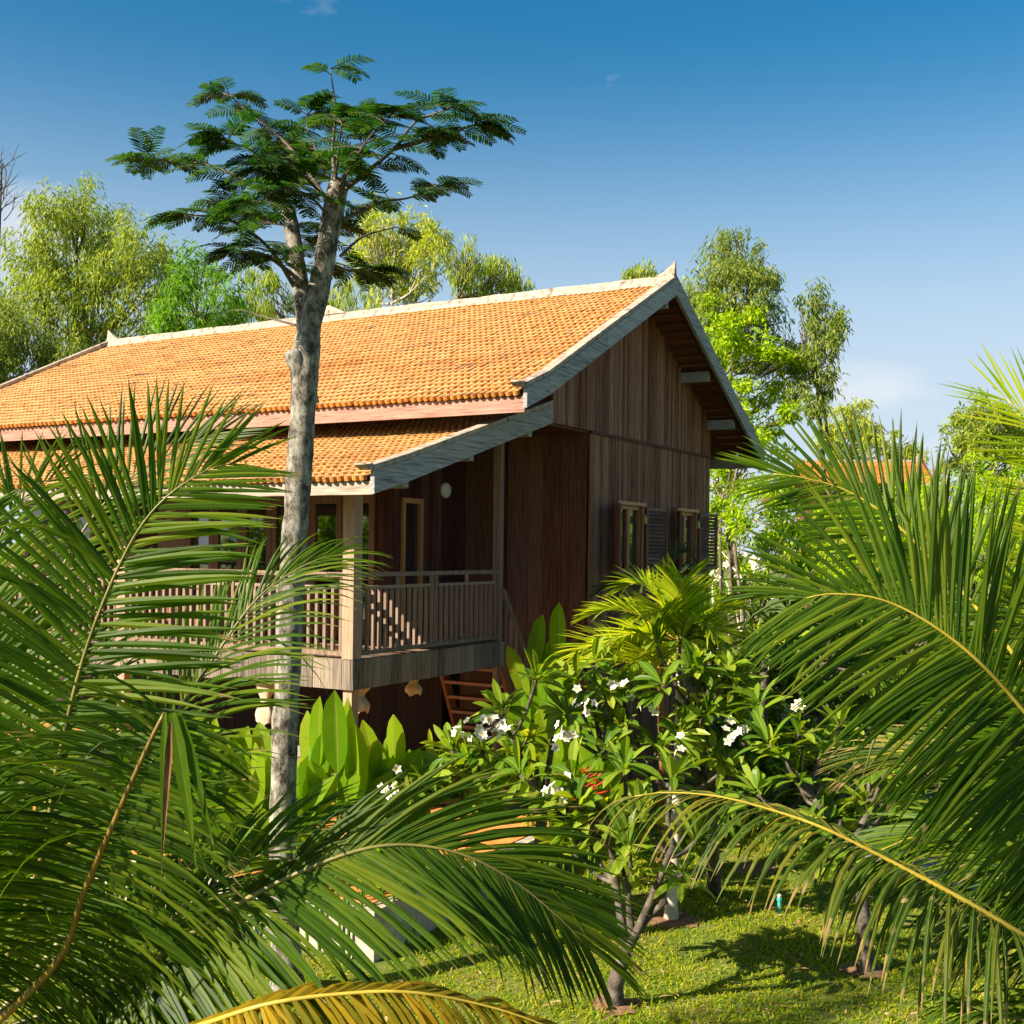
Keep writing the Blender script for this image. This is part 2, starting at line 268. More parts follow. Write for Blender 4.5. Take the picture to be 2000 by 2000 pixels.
M['feather'] = leafmat('feathery leaflet', [(.006,.036,.010), (.012,.055,.013), (.03,.08,.014), (.055,.10,.016)], .4, .5, .3, (1.8,1.9,.4))
M['euc'] = leafmat('drooping grey green leaf', [(.11,.19,.02), (.20,.28,.034), (.31,.37,.05), (.44,.46,.08)], .45, .45, .4, (1.4,1.4,.5))
M['eucd'] = leafmat('darker drooping leaf', [(.075,.14,.02), (.13,.20,.03), (.22,.27,.045), (.33,.36,.07)], .42, .45, .4, (1.4,1.4,.5))
M['eucl'] = leafmat('yellow green drooping leaf', [(.20,.28,.022), (.30,.38,.03), (.42,.46,.05), (.52,.48,.07)], .45, .45, .4, (1.3,1.3,.4))
M['bamboo'] = leafmat('fresh bamboo leaf', [(.06,.17,.014), (.11,.26,.018), (.22,.36,.025)], .45, .42, .4, (1.5,1.5,.4))
M['lime'] = leafmat('lime green leaf', [(.18,.32,.006), (.30,.45,.008), (.44,.54,.012)], .5, .42, .4, (1.4,1.4,.35))
M['shrub'] = leafmat('shrub leaf', [(.05,.13,.008), (.11,.22,.012), (.22,.32,.018)], .45, .42, .4, (1.7,1.6,.4))
M['plum'] = leafmat('plumeria leaf', [(.045,.115,.008), (.09,.185,.012), (.18,.27,.02), (.30,.36,.035)], .45, .3, .6, (2.1,1.8,.4), rib=.6)
M['heli'] = leafmat('heliconia leaf', [(.11,.25,.006), (.19,.34,.009), (.29,.41,.014)], .6, .33, .5, (2.0,1.65,.3), rib=.6, tip=1.06, veins=.55)
M['areca'] = leafmat('areca leaflet', [(.15,.26,.005), (.29,.38,.008), (.45,.47,.014)], .55, .35, .5, (1.9,1.7,.3), rib=.2, tip=1.02)
M['arecad'] = leafmat('bronze palm leaflet', [(.02,.065,.022), (.04,.09,.03), (.10,.10,.03), (.17,.09,.03)], .3, .4, .4)  # darker leaflets running from deep green to brown
M['petal'] = leafmat('white petal', [(.72,.70,.64), (.82,.80,.74)], .3, .5, .3, (1, 1, .9))
_t = M['petal'].node_tree; _b = _t.nodes['Principled BSDF']; _l = _b.inputs['Base Color'].links[0].from_socket; _a = _t.nodes.new('ShaderNodeAttribute'); _a.attribute_name = 'leafuv'
_s = _t.nodes.new('ShaderNodeSeparateXYZ'); _t.links.new(_a.outputs['Vector'], _s.inputs[0]); _r = ramp(_t, [(.12, (1.,)*3), (.42, (0.,)*3)]); _t.links.new(_s.outputs[1], _r.inputs['Fac'])
_x = _t.nodes.new('ShaderNodeMix'); _x.data_type = 'RGBA'; _x.inputs['B'].default_value = (.80, .52, .04, 1); _t.links.new(_r.outputs[0], _x.inputs['Factor']); _t.links.new(_l, _x.inputs['A']); _t.links.new(_x.outputs['Result'], _b.inputs['Base Color'])
M['bract'] = leafmat('red bract', [(.35,.02,.012), (.5,.05,.02)], .3, .4, .4, (1, .6, .4))
M['grass'] = leafmat('grass blade', [(.14,.24,.005), (.23,.33,.007), (.37,.40,.013), (.44,.36,.06)], .5, .45, .3, (1.6,1.5,.35))

# ------------------------------------------------------------------ ground, lawn, path
P0 = np.array([-1.7334, 12.6]); TH = math.radians(29.7)
A2 = np.array([math.sin(TH), math.cos(TH)]); B2 = np.array([-math.cos(TH), math.sin(TH)])
def HW(a, s, z): p = P0 + a*A2 + s*B2; return np.array([p[0], p[1], z])
def GZ(x, y): return 0.03 * np.sin(.9*x + .4) * np.cos(.7*y) + .02 * np.sin(2.1*x + 1.3*y)
mb = MB(); gx = np.concatenate([[-1500, -300, -80], np.linspace(-30, 30, 81), [80, 300, 1500]]); gy = np.concatenate([[-1500, -300, -40], np.linspace(-6, 60, 89), [120, 400, 2000]])
X, Y = np.meshgrid(gx, gy); Z = np.where((abs(X) < 31) & (Y > -7) & (Y < 61), GZ(X, Y), 0)
nx = len(gx); qi = [(j*nx+i, j*nx+i+1, (j+1)*nx+i+1, (j+1)*nx+i) for j in range(len(gy)-1) for i in range(nx-1)]
tag(mb.add(np.stack([X, Y, Z], -1).reshape(-1, 3), qi).build('ground', M['ground'], smooth=True), kind='structure')
def disc(cx, cy, r, mat, name):
    mb = MB(); n = 22; an = np.linspace(0, 2*math.pi, n, endpoint=False); rr = r * R.uniform(.75, 1.2, n)
    x = cx + rr*np.cos(an); y = cy + rr*np.sin(an); v = np.stack([x, y, GZ(x, y) + .012], -1)
    v = np.concatenate([v, [[cx, cy, GZ(cx, cy) + .035]]]); return mb.add(v, t=[(i, (i+1) % n, n) for i in range(n)]).build(name, mat, smooth=True)
for (u, v, r) in [(1200, 1975, .2), (1310, 1795, .3), (1475, 1695, .28), (1690, 1900, .2)]:
    p = WG(u, v); tag(disc(p[0], p[1], r, M['soil'], 'bare_soil'), kind='structure')
mb = MB(); pth = [(4.0, 14.6), (5.0, 13.3), (6.3, 12.4), (8.2, 11.6), (11, 11.2)]; pw = .62
pc = spline([(a, b, 0) for a, b in pth], 24); T = nrm(np.gradient(pc, axis=0)); S = np.stack([-T[:, 1], T[:, 0], 0*T[:, 0]], 1)
L_, R_ = pc + S*pw, pc - S*pw
for k in (L_, R_): k[:, 2] = GZ(k[:, 0], k[:, 1]) + .03
tag(mb.add(np.concatenate([L_, R_]), [(i, i+1, 25+i, 24+i) for i in range(23)]).build('path', M['path']), kind='structure')

def lawn():
    n = 190000; x = R.uniform(-5.2, 6.4, n); y = R.uniform(7.6, 15.2, n)
    a = (x - P0[0])*A2[0] + (y - P0[1])*A2[1]; s = (x - P0[0])*B2[0] + (y - P0[1])*B2[1]
    ok = ~((a > -1.9) & (s > -1.75)) & (abs(x) < y * .55 + .3)
    dens = .5 + .5*np.sin(x*1.9 + 2*np.sin(y*1.3)) * np.sin(y*2.3 + x*.7)
    ok &= R.uniform(size=n) < .62 + .38*dens
    for (u, v, r) in [(1200, 1975, .17), (1310, 1795, .26), (1475, 1695, .24), (1690, 1900, .17)]:
        p = WG(u, v); ok &= ((x-p[0])**2 + (y-p[1])**2 > (r*R.uniform(.7, 1.15, n))**2)
    dp = np.min(np.hypot(x[:, None]-pc[None, :, 0], y[:, None]-pc[None, :, 1]), 1); ok &= dp > .62
    x, y = x[ok], y[ok]; n = len(x); P = np.stack([x, y, GZ(x, y)], 1); D = rdir(n)*.75; D[:, 2] = R.uniform(.35, 1.0, n)
    mb = MB(); blades(mb, P, D, rdir(n)*.4 + np.array([0, 0, 1.]), R.uniform(.035, .075, n), R.uniform(.007, .013, n), [.7, 1, .05], R.uniform(.2, 1.2, n), .1)
    tag(mb.build('grass', M['grass']), 'short bright green lawn grass between the trees', 'grass', kind='stuff')
lawn()
n = 420; x = R.uniform(-4.5, 5, n); y = R.uniform(8, 14.5, n); ok = ~(((x-P0[0])*A2[0]+(y-P0[1])*A2[1] > -1.9) & ((x-P0[0])*B2[0]+(y-P0[1])*B2[1] > -1.75)); x, y = x[ok], y[ok]; n = len(x); D = rdir(n); D[:, 2] *= .15
M['litter'] = leafmat('dry leaf', [(.22,.12,.05), (.34,.22,.10), (.42,.33,.16)], .2, .6, .2, (1, .8, .5)); mb = MB(); blades(mb, np.stack([x, y, GZ(x, y)+.055], 1), D, rdir(n)*.3 + np.array([0, 0, 1.]), R.uniform(.05, .13, n), R.uniform(.018, .04, n), [.1, .9, 1, .1], .1, .2)
tag(mb.build('leaf_litter', M['litter']), 'dry brown fallen leaves scattered over the lawn', 'litter', kind='stuff')

# ------------------------------------------------------------------ the house (local x = along the gable, local y = along the ridge)
house = thing('wooden_house', 'dark timber stilt house with an orange tiled gable roof and railed veranda', 'house', (P0[0], P0[1], 0), math.atan2(A2[1], A2[0]))
def hb(mb, name, mat, parent=None, **k): return mb.build(name, M[mat], parent or house, local=True, **k)
G, Q, QL = -.80, -1.40, -.80         # gable wall plane, upper verge plane, lower verge plane
SE = 10.5                            # far end of the ridge
AE, ZE = 1.32, 5.47                  # upper eave (tile underside line), ridge
AR, ZR = 5.76, 7.60
ARR, ZRR = 10.0, 5.42
ALE, ZLE, ALT, ZLT = -.72, 4.40, 3.06, 5.50
def zroof(a): return np.where(a < AR, ZE + (a-AE)/(AR-AE)*(ZR-ZE), ZRR + (ARR-a)/(ARR-AR)*(ZR-ZRR))
def planks_x(mb, a0, a1, s, zb, zt, w=.115, th=.02, face=-1):      # planks standing in a wall of constant s
    a = a0
    while a < a1 - 1e-4:
        b = min(a1, a + w * R.uniform(.75, 1.3)); g = .003; off = R.uniform(0, .010); y0 = s + face*(th + off); y1 = s
        z00, z01 = (zb(a), zb(b)) if callable(zb) else (zb, zb); z10, z11 = (float(zt(a)), float(zt(b))) if callable(zt) else (zt, zt)
        lo, hi = min(y0, y1), max(y0, y1)
        mb.hexa([(a+g,lo,z00),(b-g,lo,z01),(b-g,hi,z01),(a+g,hi,z00),(a+g,lo,z10),(b-g,lo,z11),(b-g,hi,z11),(a+g,hi,z10)]); a = b
def planks_y(mb, s0, s1, a, zb, zt, w=.115, th=.02, face=-1):
    s = s0
    while s < s1 - 1e-4:
        b = min(s1, s + w * R.uniform(.75, 1.3)); g = .003; off = R.uniform(0, .010); x = sorted((a + face*(th+off), a))
        mb.box(x[0], x[1], s+g, b-g, zb, zt); s = b
# gable wall, upper (jettied) and lower
mb = MB(); planks_x(mb, 3.06, 8.94, G-.012, 5.335, lambda a: zroof(np.array(a)) - .05, .085); hb(mb, 'gable_wall', 'gable')
mb = MB(); wins = [(5.02, 5.98, 3.37, 4.36), (7.30, 8.23, 3.37, 4.34)]
for (a0, a1) in [(4.20, 5.02), (5.98, 7.30), (8.23, 8.94)]: planks_x(mb, a0, a1, G, 0., 5.30, .08)
for (a0, a1, z0, z1) in wins: planks_x(mb, a0, a1, G, 0., z0, .08); planks_x(mb, a0, a1, G, z1, 5.30, .08)
hb(mb, 'end_wall', 'gable')
hb(MB().box(4.20, 8.95, G-.05, G-.035, 5.30, 5.345), 'wall_trim', 'darkwood')
hb(MB().box(3.06, 4.20, G, 1.2, 5.30, 5.335), 'jetty_soffit', 'darkwood')
mb = MB(); mb.box(4.24, 8.90, G+.005, G+.03, 0, 3.36); hb(mb, 'wall_backing', 'black')
# recessed long wall, return wall with lamp, door wall
mb = MB(); planks_y(mb, G+.02, 1.25, 4.2, 0., 5.30, .30); hb(mb, 'recess_wall', 'recess')
SLW = 1.2
mb = MB(); planks_x(mb, 2.40, 2.56, SLW, 2.465, 5.3, .1); planks_x(mb, 3.04, 4.20, SLW, 2.465, 5.3, .1)
planks_x(mb, 2.56, 3.04, SLW, 4.37, 5.3, .1); planks_x(mb, 2.56, 3.04, SLW, 2.465, 2.62, .1); hb(mb, 'return_wall', 'darkwood')
mb = MB(); planks_y(mb, SLW, SE-.5, 2.40, 4.46, 5.05, .12); planks_y(mb, SLW-.02, 1.46, 2.40, 2.465, 4.46, .11); planks_y(mb, 5.5, 6.8, 2.40, 2.465, 4.46, .11); hb(mb, 'door_wall', 'darkwood')
mb = MB(); planks_x(mb, 4.2, 8.94, SE-.6, 0., 5.3, .2, face=1); planks_y(mb, G, SE-.6, 8.94, 0., 5.42, .2, face=1); planks_x(mb, 3.06, 8.94, SE-.6, 5.3, lambda a: zroof(np.array(a)) - .05, .2, face=1); hb(mb, 'rear_wall', 'recess')
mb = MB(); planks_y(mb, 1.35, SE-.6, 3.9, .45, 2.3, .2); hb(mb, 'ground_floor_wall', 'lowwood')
# round wall lamp
mb = MB(); an = np.linspace(0, 2*math.pi, 24, endpoint=False)
rings = [(.11, .0), (.11, .03), (.095, .05), (.05, .06)]; vv = []
LA, LZ = 3.62, 4.52
for r, o in rings: vv += [(LA + r*math.cos(x), SLW - .022 - o, LZ + r*math.sin(x)) for x in an]
vv.append((LA, SLW-.085, LZ)); q = [(i*24+j, i*24+(j+1) % 24, (i+1)*24+(j+1) % 24, (i+1)*24+j) for i in range(3) for j in range(24)]
mb.add(vv, q, [(72+j, 72+(j+1) % 24, 96) for j in range(24)]); hb(mb, 'wall_lamp', 'lamp', smooth=True)
# narrow window in the return wall
f = MB(); f.box(2.56, 2.62, SLW-.06, SLW+.02, 2.62, 4.37); f.box(2.98, 3.04, SLW-.06, SLW+.02, 2.62, 4.37); f.box(2.62, 2.98, SLW-.06, SLW+.02, 4.30, 4.37); f.box(2.62, 2.98, SLW-.06, SLW+.02, 2.62, 2.70)
fo = hb(f, 'window', 'orangewood'); hb(MB().box(2.62, 2.98, SLW-.012, SLW, 2.70, 4.30), 'pane', 'glass', fo)
# folding glass doors
def door(s0, s1, a=2.40):
    m_ = MB(); w_ = .085; m_.box(a-.05, a, s0, s0+w_, 2.47, 4.40); m_.box(a-.05, a, s1-w_, s1, 2.47, 4.40); m_.box(a-.05, a, s0+w_, s1-w_, 4.29, 4.40); m_.box(a-.05, a, s0+w_, s1-w_, 2.47, 2.72)
    d = hb(m_, 'glass_door', 'teak'); hb(MB().box(a-.02, a-.008, s0+w_, s1-w_, 2.72, 4.29), 'pane', 'glass', d)
for s0 in (1.47, 2.02, 2.72, 3.27, 3.82, 4.37, 6.9, 7.45, 8.0): door(s0, s0+.54)
mb = MB()
for s0, s1 in [(1.46, 5.5), (6.8, 9.9)]: mb.box(2.34, 2.42, s0, s1, 4.405, 4.46)
mb.box(2.35, 2.42, 2.57, 2.71, 2.47, 4.40); mb.box(2.35, 2.42, 4.92, 5.49, 2.47, 4.40); hb(mb, 'door_frame', 'teak')
# gable windows with shutters
def shutter(x, y, ang, wdt, z0, z1, par):
    m_ = MB(); fr = .05; m_.box(0, fr, -.018, .018, z0, z1); m_.box(wdt-fr, wdt, -.018, .018, z0, z1); m_.box(fr, wdt-fr, -.018, .018, z0, z0+fr); m_.box(fr, wdt-fr, -.018, .018, z1-fr, z1)
    n = 15; dz = (z1-z0-2*fr)/n
    for i in range(n):
        za = z0+fr+i*dz; m_.hexa([(fr,-.022,za),(wdt-fr,-.022,za),(wdt-fr,-.010,za),(fr,-.010,za),(fr,.010,za+dz*.85),(wdt-fr,.010,za+dz*.85),(wdt-fr,.022,za+dz*.85),(fr,.022,za+dz*.85)])
    o = hb(m_, 'shutter', 'shutterwood', par); o.location = (x, y, 0); o.rotation_euler = (0, 0, ang); return o
for (a0, a1, z0, z1) in wins:
    f = MB(); o_ = G-.07
    f.box(a0, a0+.06, o_, G+.02, z0, z1); f.box(a1-.06, a1, o_, G+.02, z0, z1); f.box(a0-.02, a1+.02, o_-.03, G+.02, z1, z1+.05); f.box(a0-.04, a1+.04, o_-.05, G+.02, z0-.06, z0)
    fo = hb(f, 'window', 'teak')
    s = MB(); mid = (a0+a1)/2
    for x0, x1 in ((a0+.06, mid), (mid, a1-.06)):
        s.box(x0, x0+.05, G-.03, G+.01, z0, z1); s.box(x1-.05, x1, G-.03, G+.01, z0, z1); s.box(x0+.05, x1-.05, G-.03, G+.01, z1-.06, z1); s.box(x0+.05, x1-.05, G-.03, G+.01, z0, z0+.06)
    hb(s, 'sash', 'teak', fo); hb(MB().box(a0+.06, a1-.06, G+.012, G+.018, z0, z1), 'pane', 'glass', fo)
    shutter(a1+.03, G-.09, math.radians(-9), .62, z0+.02, z1-.01, fo)
    shutter(a0-.02, G-.10, math.radians(206), .58, z0+.02, z1-.01, fo)
    l = MB(); l.box(a1-.05, a1-.005, G-.12, G-.075, z1-.26, z1-.16); l.box(a1-.04, a1-.015, G-.11, G-.085, z1-.16, z1-.13); hb(l, 'lantern', 'brass', fo)
# roof tiles
def tiles(mb, s0, s1, a0, z0, a1, z1, w=.094, e=.165):
    Ls = math.hypot(a1-a0, z1-z0); ca, sa = (a1-a0)/Ls, (z1-z0)/Ls; nc = int(round((s1-s0)/w)); nr = int(round(Ls/e)); w = (s1-s0)/nc; e = Ls/nr
    fx = np.array([0, .10, .30, .55, .80, .93, 1.0]); hx = np.array([.000, .004, .020, .030, .026, .014, .0]); low = np.array([.016, .0, -.022, -.030, -.022, -.004, .016])
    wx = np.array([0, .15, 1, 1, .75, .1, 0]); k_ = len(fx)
    ci, ri = np.meshgrid(np.arange(nc), np.arange(nr)); ci, ri = ci.ravel(), ri.ravel(); n = len(ci)
    jz = R.normal(0, .003, n); jt = R.normal(0, .004, n); jr = R.normal(0, .06, n)
    sag = .010*np.sin(ci*.11 + 1.7) * np.sin(ri*.35) + .006*np.sin(ci*.031)
    ss = s1 - (ci[:, None] + fx[None]) * w
    def row(tt, hh):
        hh = (hh + jz[:, None] + sag[:, None] + jr[:, None]*(fx[None]-.5)*w) * (1 if ca > 0 else -1)
        return np.stack([a0 + tt*ca - hh*sa, ss, z0 + tt*sa + hh*ca], -1)
    hb_ = np.broadcast_to(hx, (n, k_)); t0 = ri[:, None]*e + low[None] + jt[:, None]; tm = t0 + .028; t1 = np.broadcast_to((ri[:, None]+1)*e + .03, t0.shape)
    rows = [row(t0, np.full((n, k_), -.004)), row(t0, .024 + hb_), row(tm, .023 + hb_), row(t1, .001 + hb_*.9)]
    v = np.stack(rows, 1).reshape(-1, 3); q = np.array([(k*k_+j, k*k_+j+1, (k+1)*k_+j+1, (k+1)*k_+j) for k in range(3) for j in range(k_-1)])
    mb.add(v, (q[None] + (np.arange(n)*4*k_)[:, None, None]).reshape(-1, 4))
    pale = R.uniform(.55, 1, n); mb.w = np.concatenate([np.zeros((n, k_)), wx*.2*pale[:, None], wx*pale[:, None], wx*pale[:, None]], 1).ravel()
def tile_part(mb, par):
    o = hb(mb, 'roof_tiles', 'tile', par); at = o.data.attributes.new('painted_glare', 'FLOAT', 'POINT'); at.data.foreach_set('value', mb.w.astype(np.float32)); return o  # mask for the glare painted on the tile faces
roof = MB()
for a0, z0, a1, z1 in ((AE, ZE, AR, ZR), (ARR, ZRR, AR, ZR)):
    d = -.05; roof.hexa([(a0, Q+.05, z0+d), (a0, SE-.05, z0+d), (a1, SE-.05, z1+d), (a1, Q+.05, z1+d), (a0, Q+.05, z0-.01), (a0, SE-.05, z0-.01), (a1, SE-.05, z1-.01), (a1, Q+.05, z1-.01)])
ro = hb(roof, 'roof', 'soffit')
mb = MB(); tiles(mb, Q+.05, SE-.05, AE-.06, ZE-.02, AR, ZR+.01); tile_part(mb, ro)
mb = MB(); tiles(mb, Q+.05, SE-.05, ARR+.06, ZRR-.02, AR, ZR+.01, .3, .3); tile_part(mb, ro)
mb = MB()                                            # battens under the overhang
for sgn, a0, a1 in ((1, AE, AR), (1, AR, ARR)):
    for a in np.arange(a0+.12, a1-.05, .19):
        z = float(zroof(np.array(a))) - .05; mb.box(a-.022, a+.022, Q+.07, G-.04, z-.05, z-.012)
hb(mb, 'batten', 'soffit', ro)
mb = MB()
for a in (AR-.02, 4.30, 7.55, 8.80, 3.02):
    z = float(zroof(np.array(a))) - (.17 if a != AR-.02 else .24); mb.box(a-.055, a+.055, Q+.10, G+.0, z-.085, z+.075); hb(mb, 'purlin', 'grey', ro); mb = MB()
def verge(pts, s, h, th, mat, name, par, up=.06):
    m_ = MB()
    for (a0, z0), (a1, z1) in zip(pts[:-1], pts[1:]): m_.hexa([(a0,s-th,z0-h+up),(a1,s-th,z1-h+up),(a1,s,z1-h+up),(a0,s,z0-h+up),(a0,s-th,z0+up),(a1,s-th,z1+up),(a1,s,z1+up),(a0,s,z0+up)])
    return hb(m_, name, mat, par)
vl = [(AE-.06, ZE-.005), (AE+.5, ZE+.205), (3.4, ZE+(3.4-AE)*(ZR-ZE)/(AR-AE)-.01), (AR, ZR+.02)]
vr = [(ARR+.06, ZRR-.03), (8., float(zroof(np.array(8.)))), (AR, ZR+.02)]
for s_ in (Q, SE+.06):
    verge(vl, s_, .23, .05, 'grey', 'verge_board', ro); verge(vr, s_, .23, .05, 'grey', 'verge_board', ro)
def capstrip(pts, s0, s1, z, h, par, name='verge_cap'):
    m_ = MB()
    for (a0, z0), (a1, z1) in zip(pts[:-1], pts[1:]): m_.hexa([(a0,s0,z0+z),(a1,s0,z1+z),(a1,s1,z1+z),(a0,s1,z0+z),(a0,s0,z0+z+h),(a1,s0,z1+z+h),(a1,s1,z1+z+h),(a0,s1,z0+z+h)])
    n = 8; a0, z0 = pts[0]; d = 1 if pts[1][0] > a0 else -1; prev = None     # upturned snout at the eave
    for k in range(n):
        x = a0 - d*(.015 + .13*k/(n-1)); zz = z0 + z + .055*(k/(n-1))**2 - .012*k/(n-1); hh = h + .02 - .06*k/(n-1)
        ring = [(x, s0+.012, zz), (x, s1-.012, zz), (x, s1-.012, zz+max(hh, .02)), (x, s0+.012, zz+max(hh, .02))]
        if prev is not None: m_.hexa([prev[0], ring[0], ring[1], prev[1], prev[3], ring[3], ring[2], prev[2]])
        prev = ring
    return hb(m_, name, 'cap', par)
capstrip(vl, Q-.04, Q+.10, .064, .055, ro); capstrip(vr, Q-.04, Q+.10, .064, .055, ro)
capstrip(vl, SE-.02, SE+.09, .064, .055, ro); capstrip(vr, SE-.02, SE+.09, .064, .055, ro)
mb = MB(); n = 40; ys = np.linspace(Q-.02, SE+.05, n); jit = R.normal(0, .006, n); prof = [(-.12, -.03), (-.08, .06), (-.05, .115), (.05, .115), (.08, .06), (.12, -.03)]
vv = np.array([[(AR+x, y, ZR+.03+z+jit[i]) for x, z in prof] for i, y in enumerate(ys)]).reshape(-1, 3)
mb.add(vv, [(i*6+j, i*6+j+1, (i+1)*6+j+1, (i+1)*6+j) for i in range(n-1) for j in range(5)] + [(0,1,2,5),(2,3,4,5)]); hb(mb, 'ridge_cap', 'cap', ro)
def horn(y0, d, ln=.34, ht=.20):
    m_ = MB(); ks = np.linspace(0, 1, 9)
    for k0, k1 in zip(ks[:-1], ks[1:]):
        y_0, y_1 = y0 - d*ln*(1-k0), y0 - d*ln*(1-k1); h0, h1 = .012+ht*k0**1.7, .012+ht*k1**1.7; w0, w1 = .062*(1-.3*k0), .062*(1-.3*k1); zb = ZR+.142
        m_.hexa([(AR-w0,y_0,zb),(AR+w0,y_0,zb),(AR+w1,y_1,zb),(AR-w1,y_1,zb),(AR-w0*.4,y_0,zb+h0),(AR+w0*.4,y_0,zb+h0),(AR+w1*.3,y_1,zb+h1),(AR-w1*.3,y_1,zb+h1)])
    return hb(m_, 'ridge_horn', 'cap', ro)
horn(Q-.02, -1); horn(SE+.05, 1)
mb = MB(); mb.hexa([(AR-.08,4.6,ZR+.135),(AR+.08,4.6,ZR+.135),(AR+.08,5.5,ZR+.135),(AR-.08,5.5,ZR+.135),(AR-.03,4.98,ZR+.30),(AR+.03,4.98,ZR+.30),(AR+.03,5.10,ZR+.30),(AR-.03,5.10,ZR+.30)]); hb(mb, 'ridge_ornament', 'cap', ro)
hb(MB().box(AE-.03, AE+.01, Q, SE, ZE-.22, ZE-.035), 'eave_board', 'pink', ro)
hb(MB().box(ARR-.01, ARR+.03, Q, SE, ZRR-.22, ZRR-.035), 'eave_board', 'greyy', ro)
# lower veranda roof
lro = MB(); lro.hexa([(ALE,QL+.05,ZLE-.05),(ALE,11.2,ZLE-.05),(ALT,11.2,ZLT-.05),(ALT,QL+.05,ZLT-.05),(ALE,QL+.05,ZLE-.01),(ALE,11.2,ZLE-.01),(ALT,11.2,ZLT-.01),(ALT,QL+.05,ZLT-.01)])
lr = hb(lro, 'veranda_roof', 'soffit')
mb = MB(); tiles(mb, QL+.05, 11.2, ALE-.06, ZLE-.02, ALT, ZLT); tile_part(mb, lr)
vl2 = [(ALE-.06, ZLE+.01), (ALE+.5, ZLE+.155), (ALT-.02, ZLT+.0)]
verge(vl2, QL, .235, .05, 'grey', 'verge_board', lr); capstrip(vl2, QL-.05, QL+.10, .064, .055, lr)
hb(MB().box(ALE-.03, ALE+.01, QL, 11.2, ZLE-.17, ZLE-.035), 'eave_board', 'greyy', lr)
mb = MB()
for a in (-.02, 1.3, 2.7):
    z = ZLE + (a-ALE)*(ZLT-ZLE)/(ALT-ALE) - .12; mb.box(a-.05, a+.05, QL+.10, 10.9, z-.15, z); hb(mb, 'purlin', 'grey', lr); mb = MB()
# deck
mb = MB(); a = 0.02
while a < 2.38: mb.box(a, a+.115, .02, 10.2, 2.43, 2.465); a += .12
mb.box(2.41, 3.25, .02, SLW-.03, 2.43, 2.465); hb(mb, 'deck_floor', 'rail')
mb = MB(); planks_y(mb, .002, 10.2, 0., 2.135, 2.462, .15, .03); planks_x(mb, -.03, 3.27, 0.0, 2.135, 2.462, .19, .03); hb(mb, 'deck_fascia', 'fascia')
mb = MB()
for a in (.06, 1.2, 2.3): mb.box(a, a+.08, .1, 10.1, 2.25, 2.43)
hb(mb, 'deck_beam', 'darkwood')
for (a, s, w_, z0, z1) in [(.0, .0, .13, .45, 4.36), (.0, 3.55, .13, .45, 4.36), (.0, 7.1, .13, .45, 4.36), (3.17, .015, .085, .45, 5.28)]:
    m_ = MB(); m_.box(a-.022, a+w_, s-.022, s+w_, 2.47, z1); m_.box(a+.01, a+w_, s+.01, s+w_, z0, 2.43); hb(m_, 'post', 'post' if w_ > .1 else 'rail')
def railing(p0, p1, along, gaps):
    r = MB(); L = p1 - p0
    def bx(t0, t1, d0, d1, z0, z1):
        return (t0, t1, d0, d1, z0, z1) if along == 'x' else (d0, d1, t0, t1, z0, z1)
    r.box(*bx(p0, p1, -.005, .065, 3.37, 3.42)); r.box(*bx(p0, p1, .005, .055, 2.50, 2.55))
    n = max(1, round(L/1.45)); step = L/n
    for i in range(n): r.box(*bx(p0+i*step+.09, p0+(i+1)*step-.09, .012, .048, 3.235, 3.27))
    ro_ = hb(r, 'railing', 'rail')
    for i in range(n):
        t0, t1 = p0+i*step+.05, p0+(i+1)*step-.05; m = int((t1-t0)/.112)
        for j in range(m+1):
            t = t0 + (t1-t0)*j/m; tall = j in (0, m, m//2)
            b = MB(); b.box(*bx(t-.019, t+.019, .013, .047, 2.55, 3.37 if tall else 3.235)); hb(b, 'baluster', 'rail', ro_)
railing(.13, 3.15, 'x', 0); railing(.13, 3.52, 'y', 0); railing(3.70, 7.07, 'y', 0)
# ladder stair from the deck
mb = MB()
for s_ in (.06, 1.06): mb.beam((3.26, s_, 2.40), (4.13, s_, .52), .05, .16, (1, 0, .4))
st = hb(mb, 'stair', 'teak'); mb = MB()
for k in range(8): x, z = 3.26 + .87*(k+.6)/8.6, 2.40 - 1.88*(k+.6)/8.6; mb.box(x-.09, x+.11, .085, 1.035, z-.02, z+.02)
hb(mb, 'tread', 'teak', st)
mb = MB(); mb.beam((3.26, .0, 3.15), (4.13, .0, 1.95), .045, .07, (1, 0, .4))
for k in range(6): x, z = 3.36 + .72*k/5, 3.02 - 1.0*k/5; mb.box(x-.018, x+.018, -.015, .02, z-.85, z)
hb(mb, 'handrail', 'rail', st)
# raised terrace under the veranda
mb = MB(); mb.box(-1.72, 4.1, -1.6, 10.8, -.2, .44); hb(mb, 'plinth', 'white')
mb = MB()
for i in range(19):
    for j in range(40):
        if -1.58+i*.3 < 3.9: mb.box(-1.58+i*.3, -1.58+i*.3+.288, -1.46+j*.3, -1.46+j*.3+.288, .435, .452)
hb(mb, 'terrace_tiles', 'terra')
# small spot lamp under the right eave
mb = MB(); mb.tube([(9.25, -1.2, 5.42), (9.25, -1.2, 5.34), (9.22, -1.28, 5.27)], [.02, .03, .045], 8); hb(mb, 'spot_lamp', 'lamp')

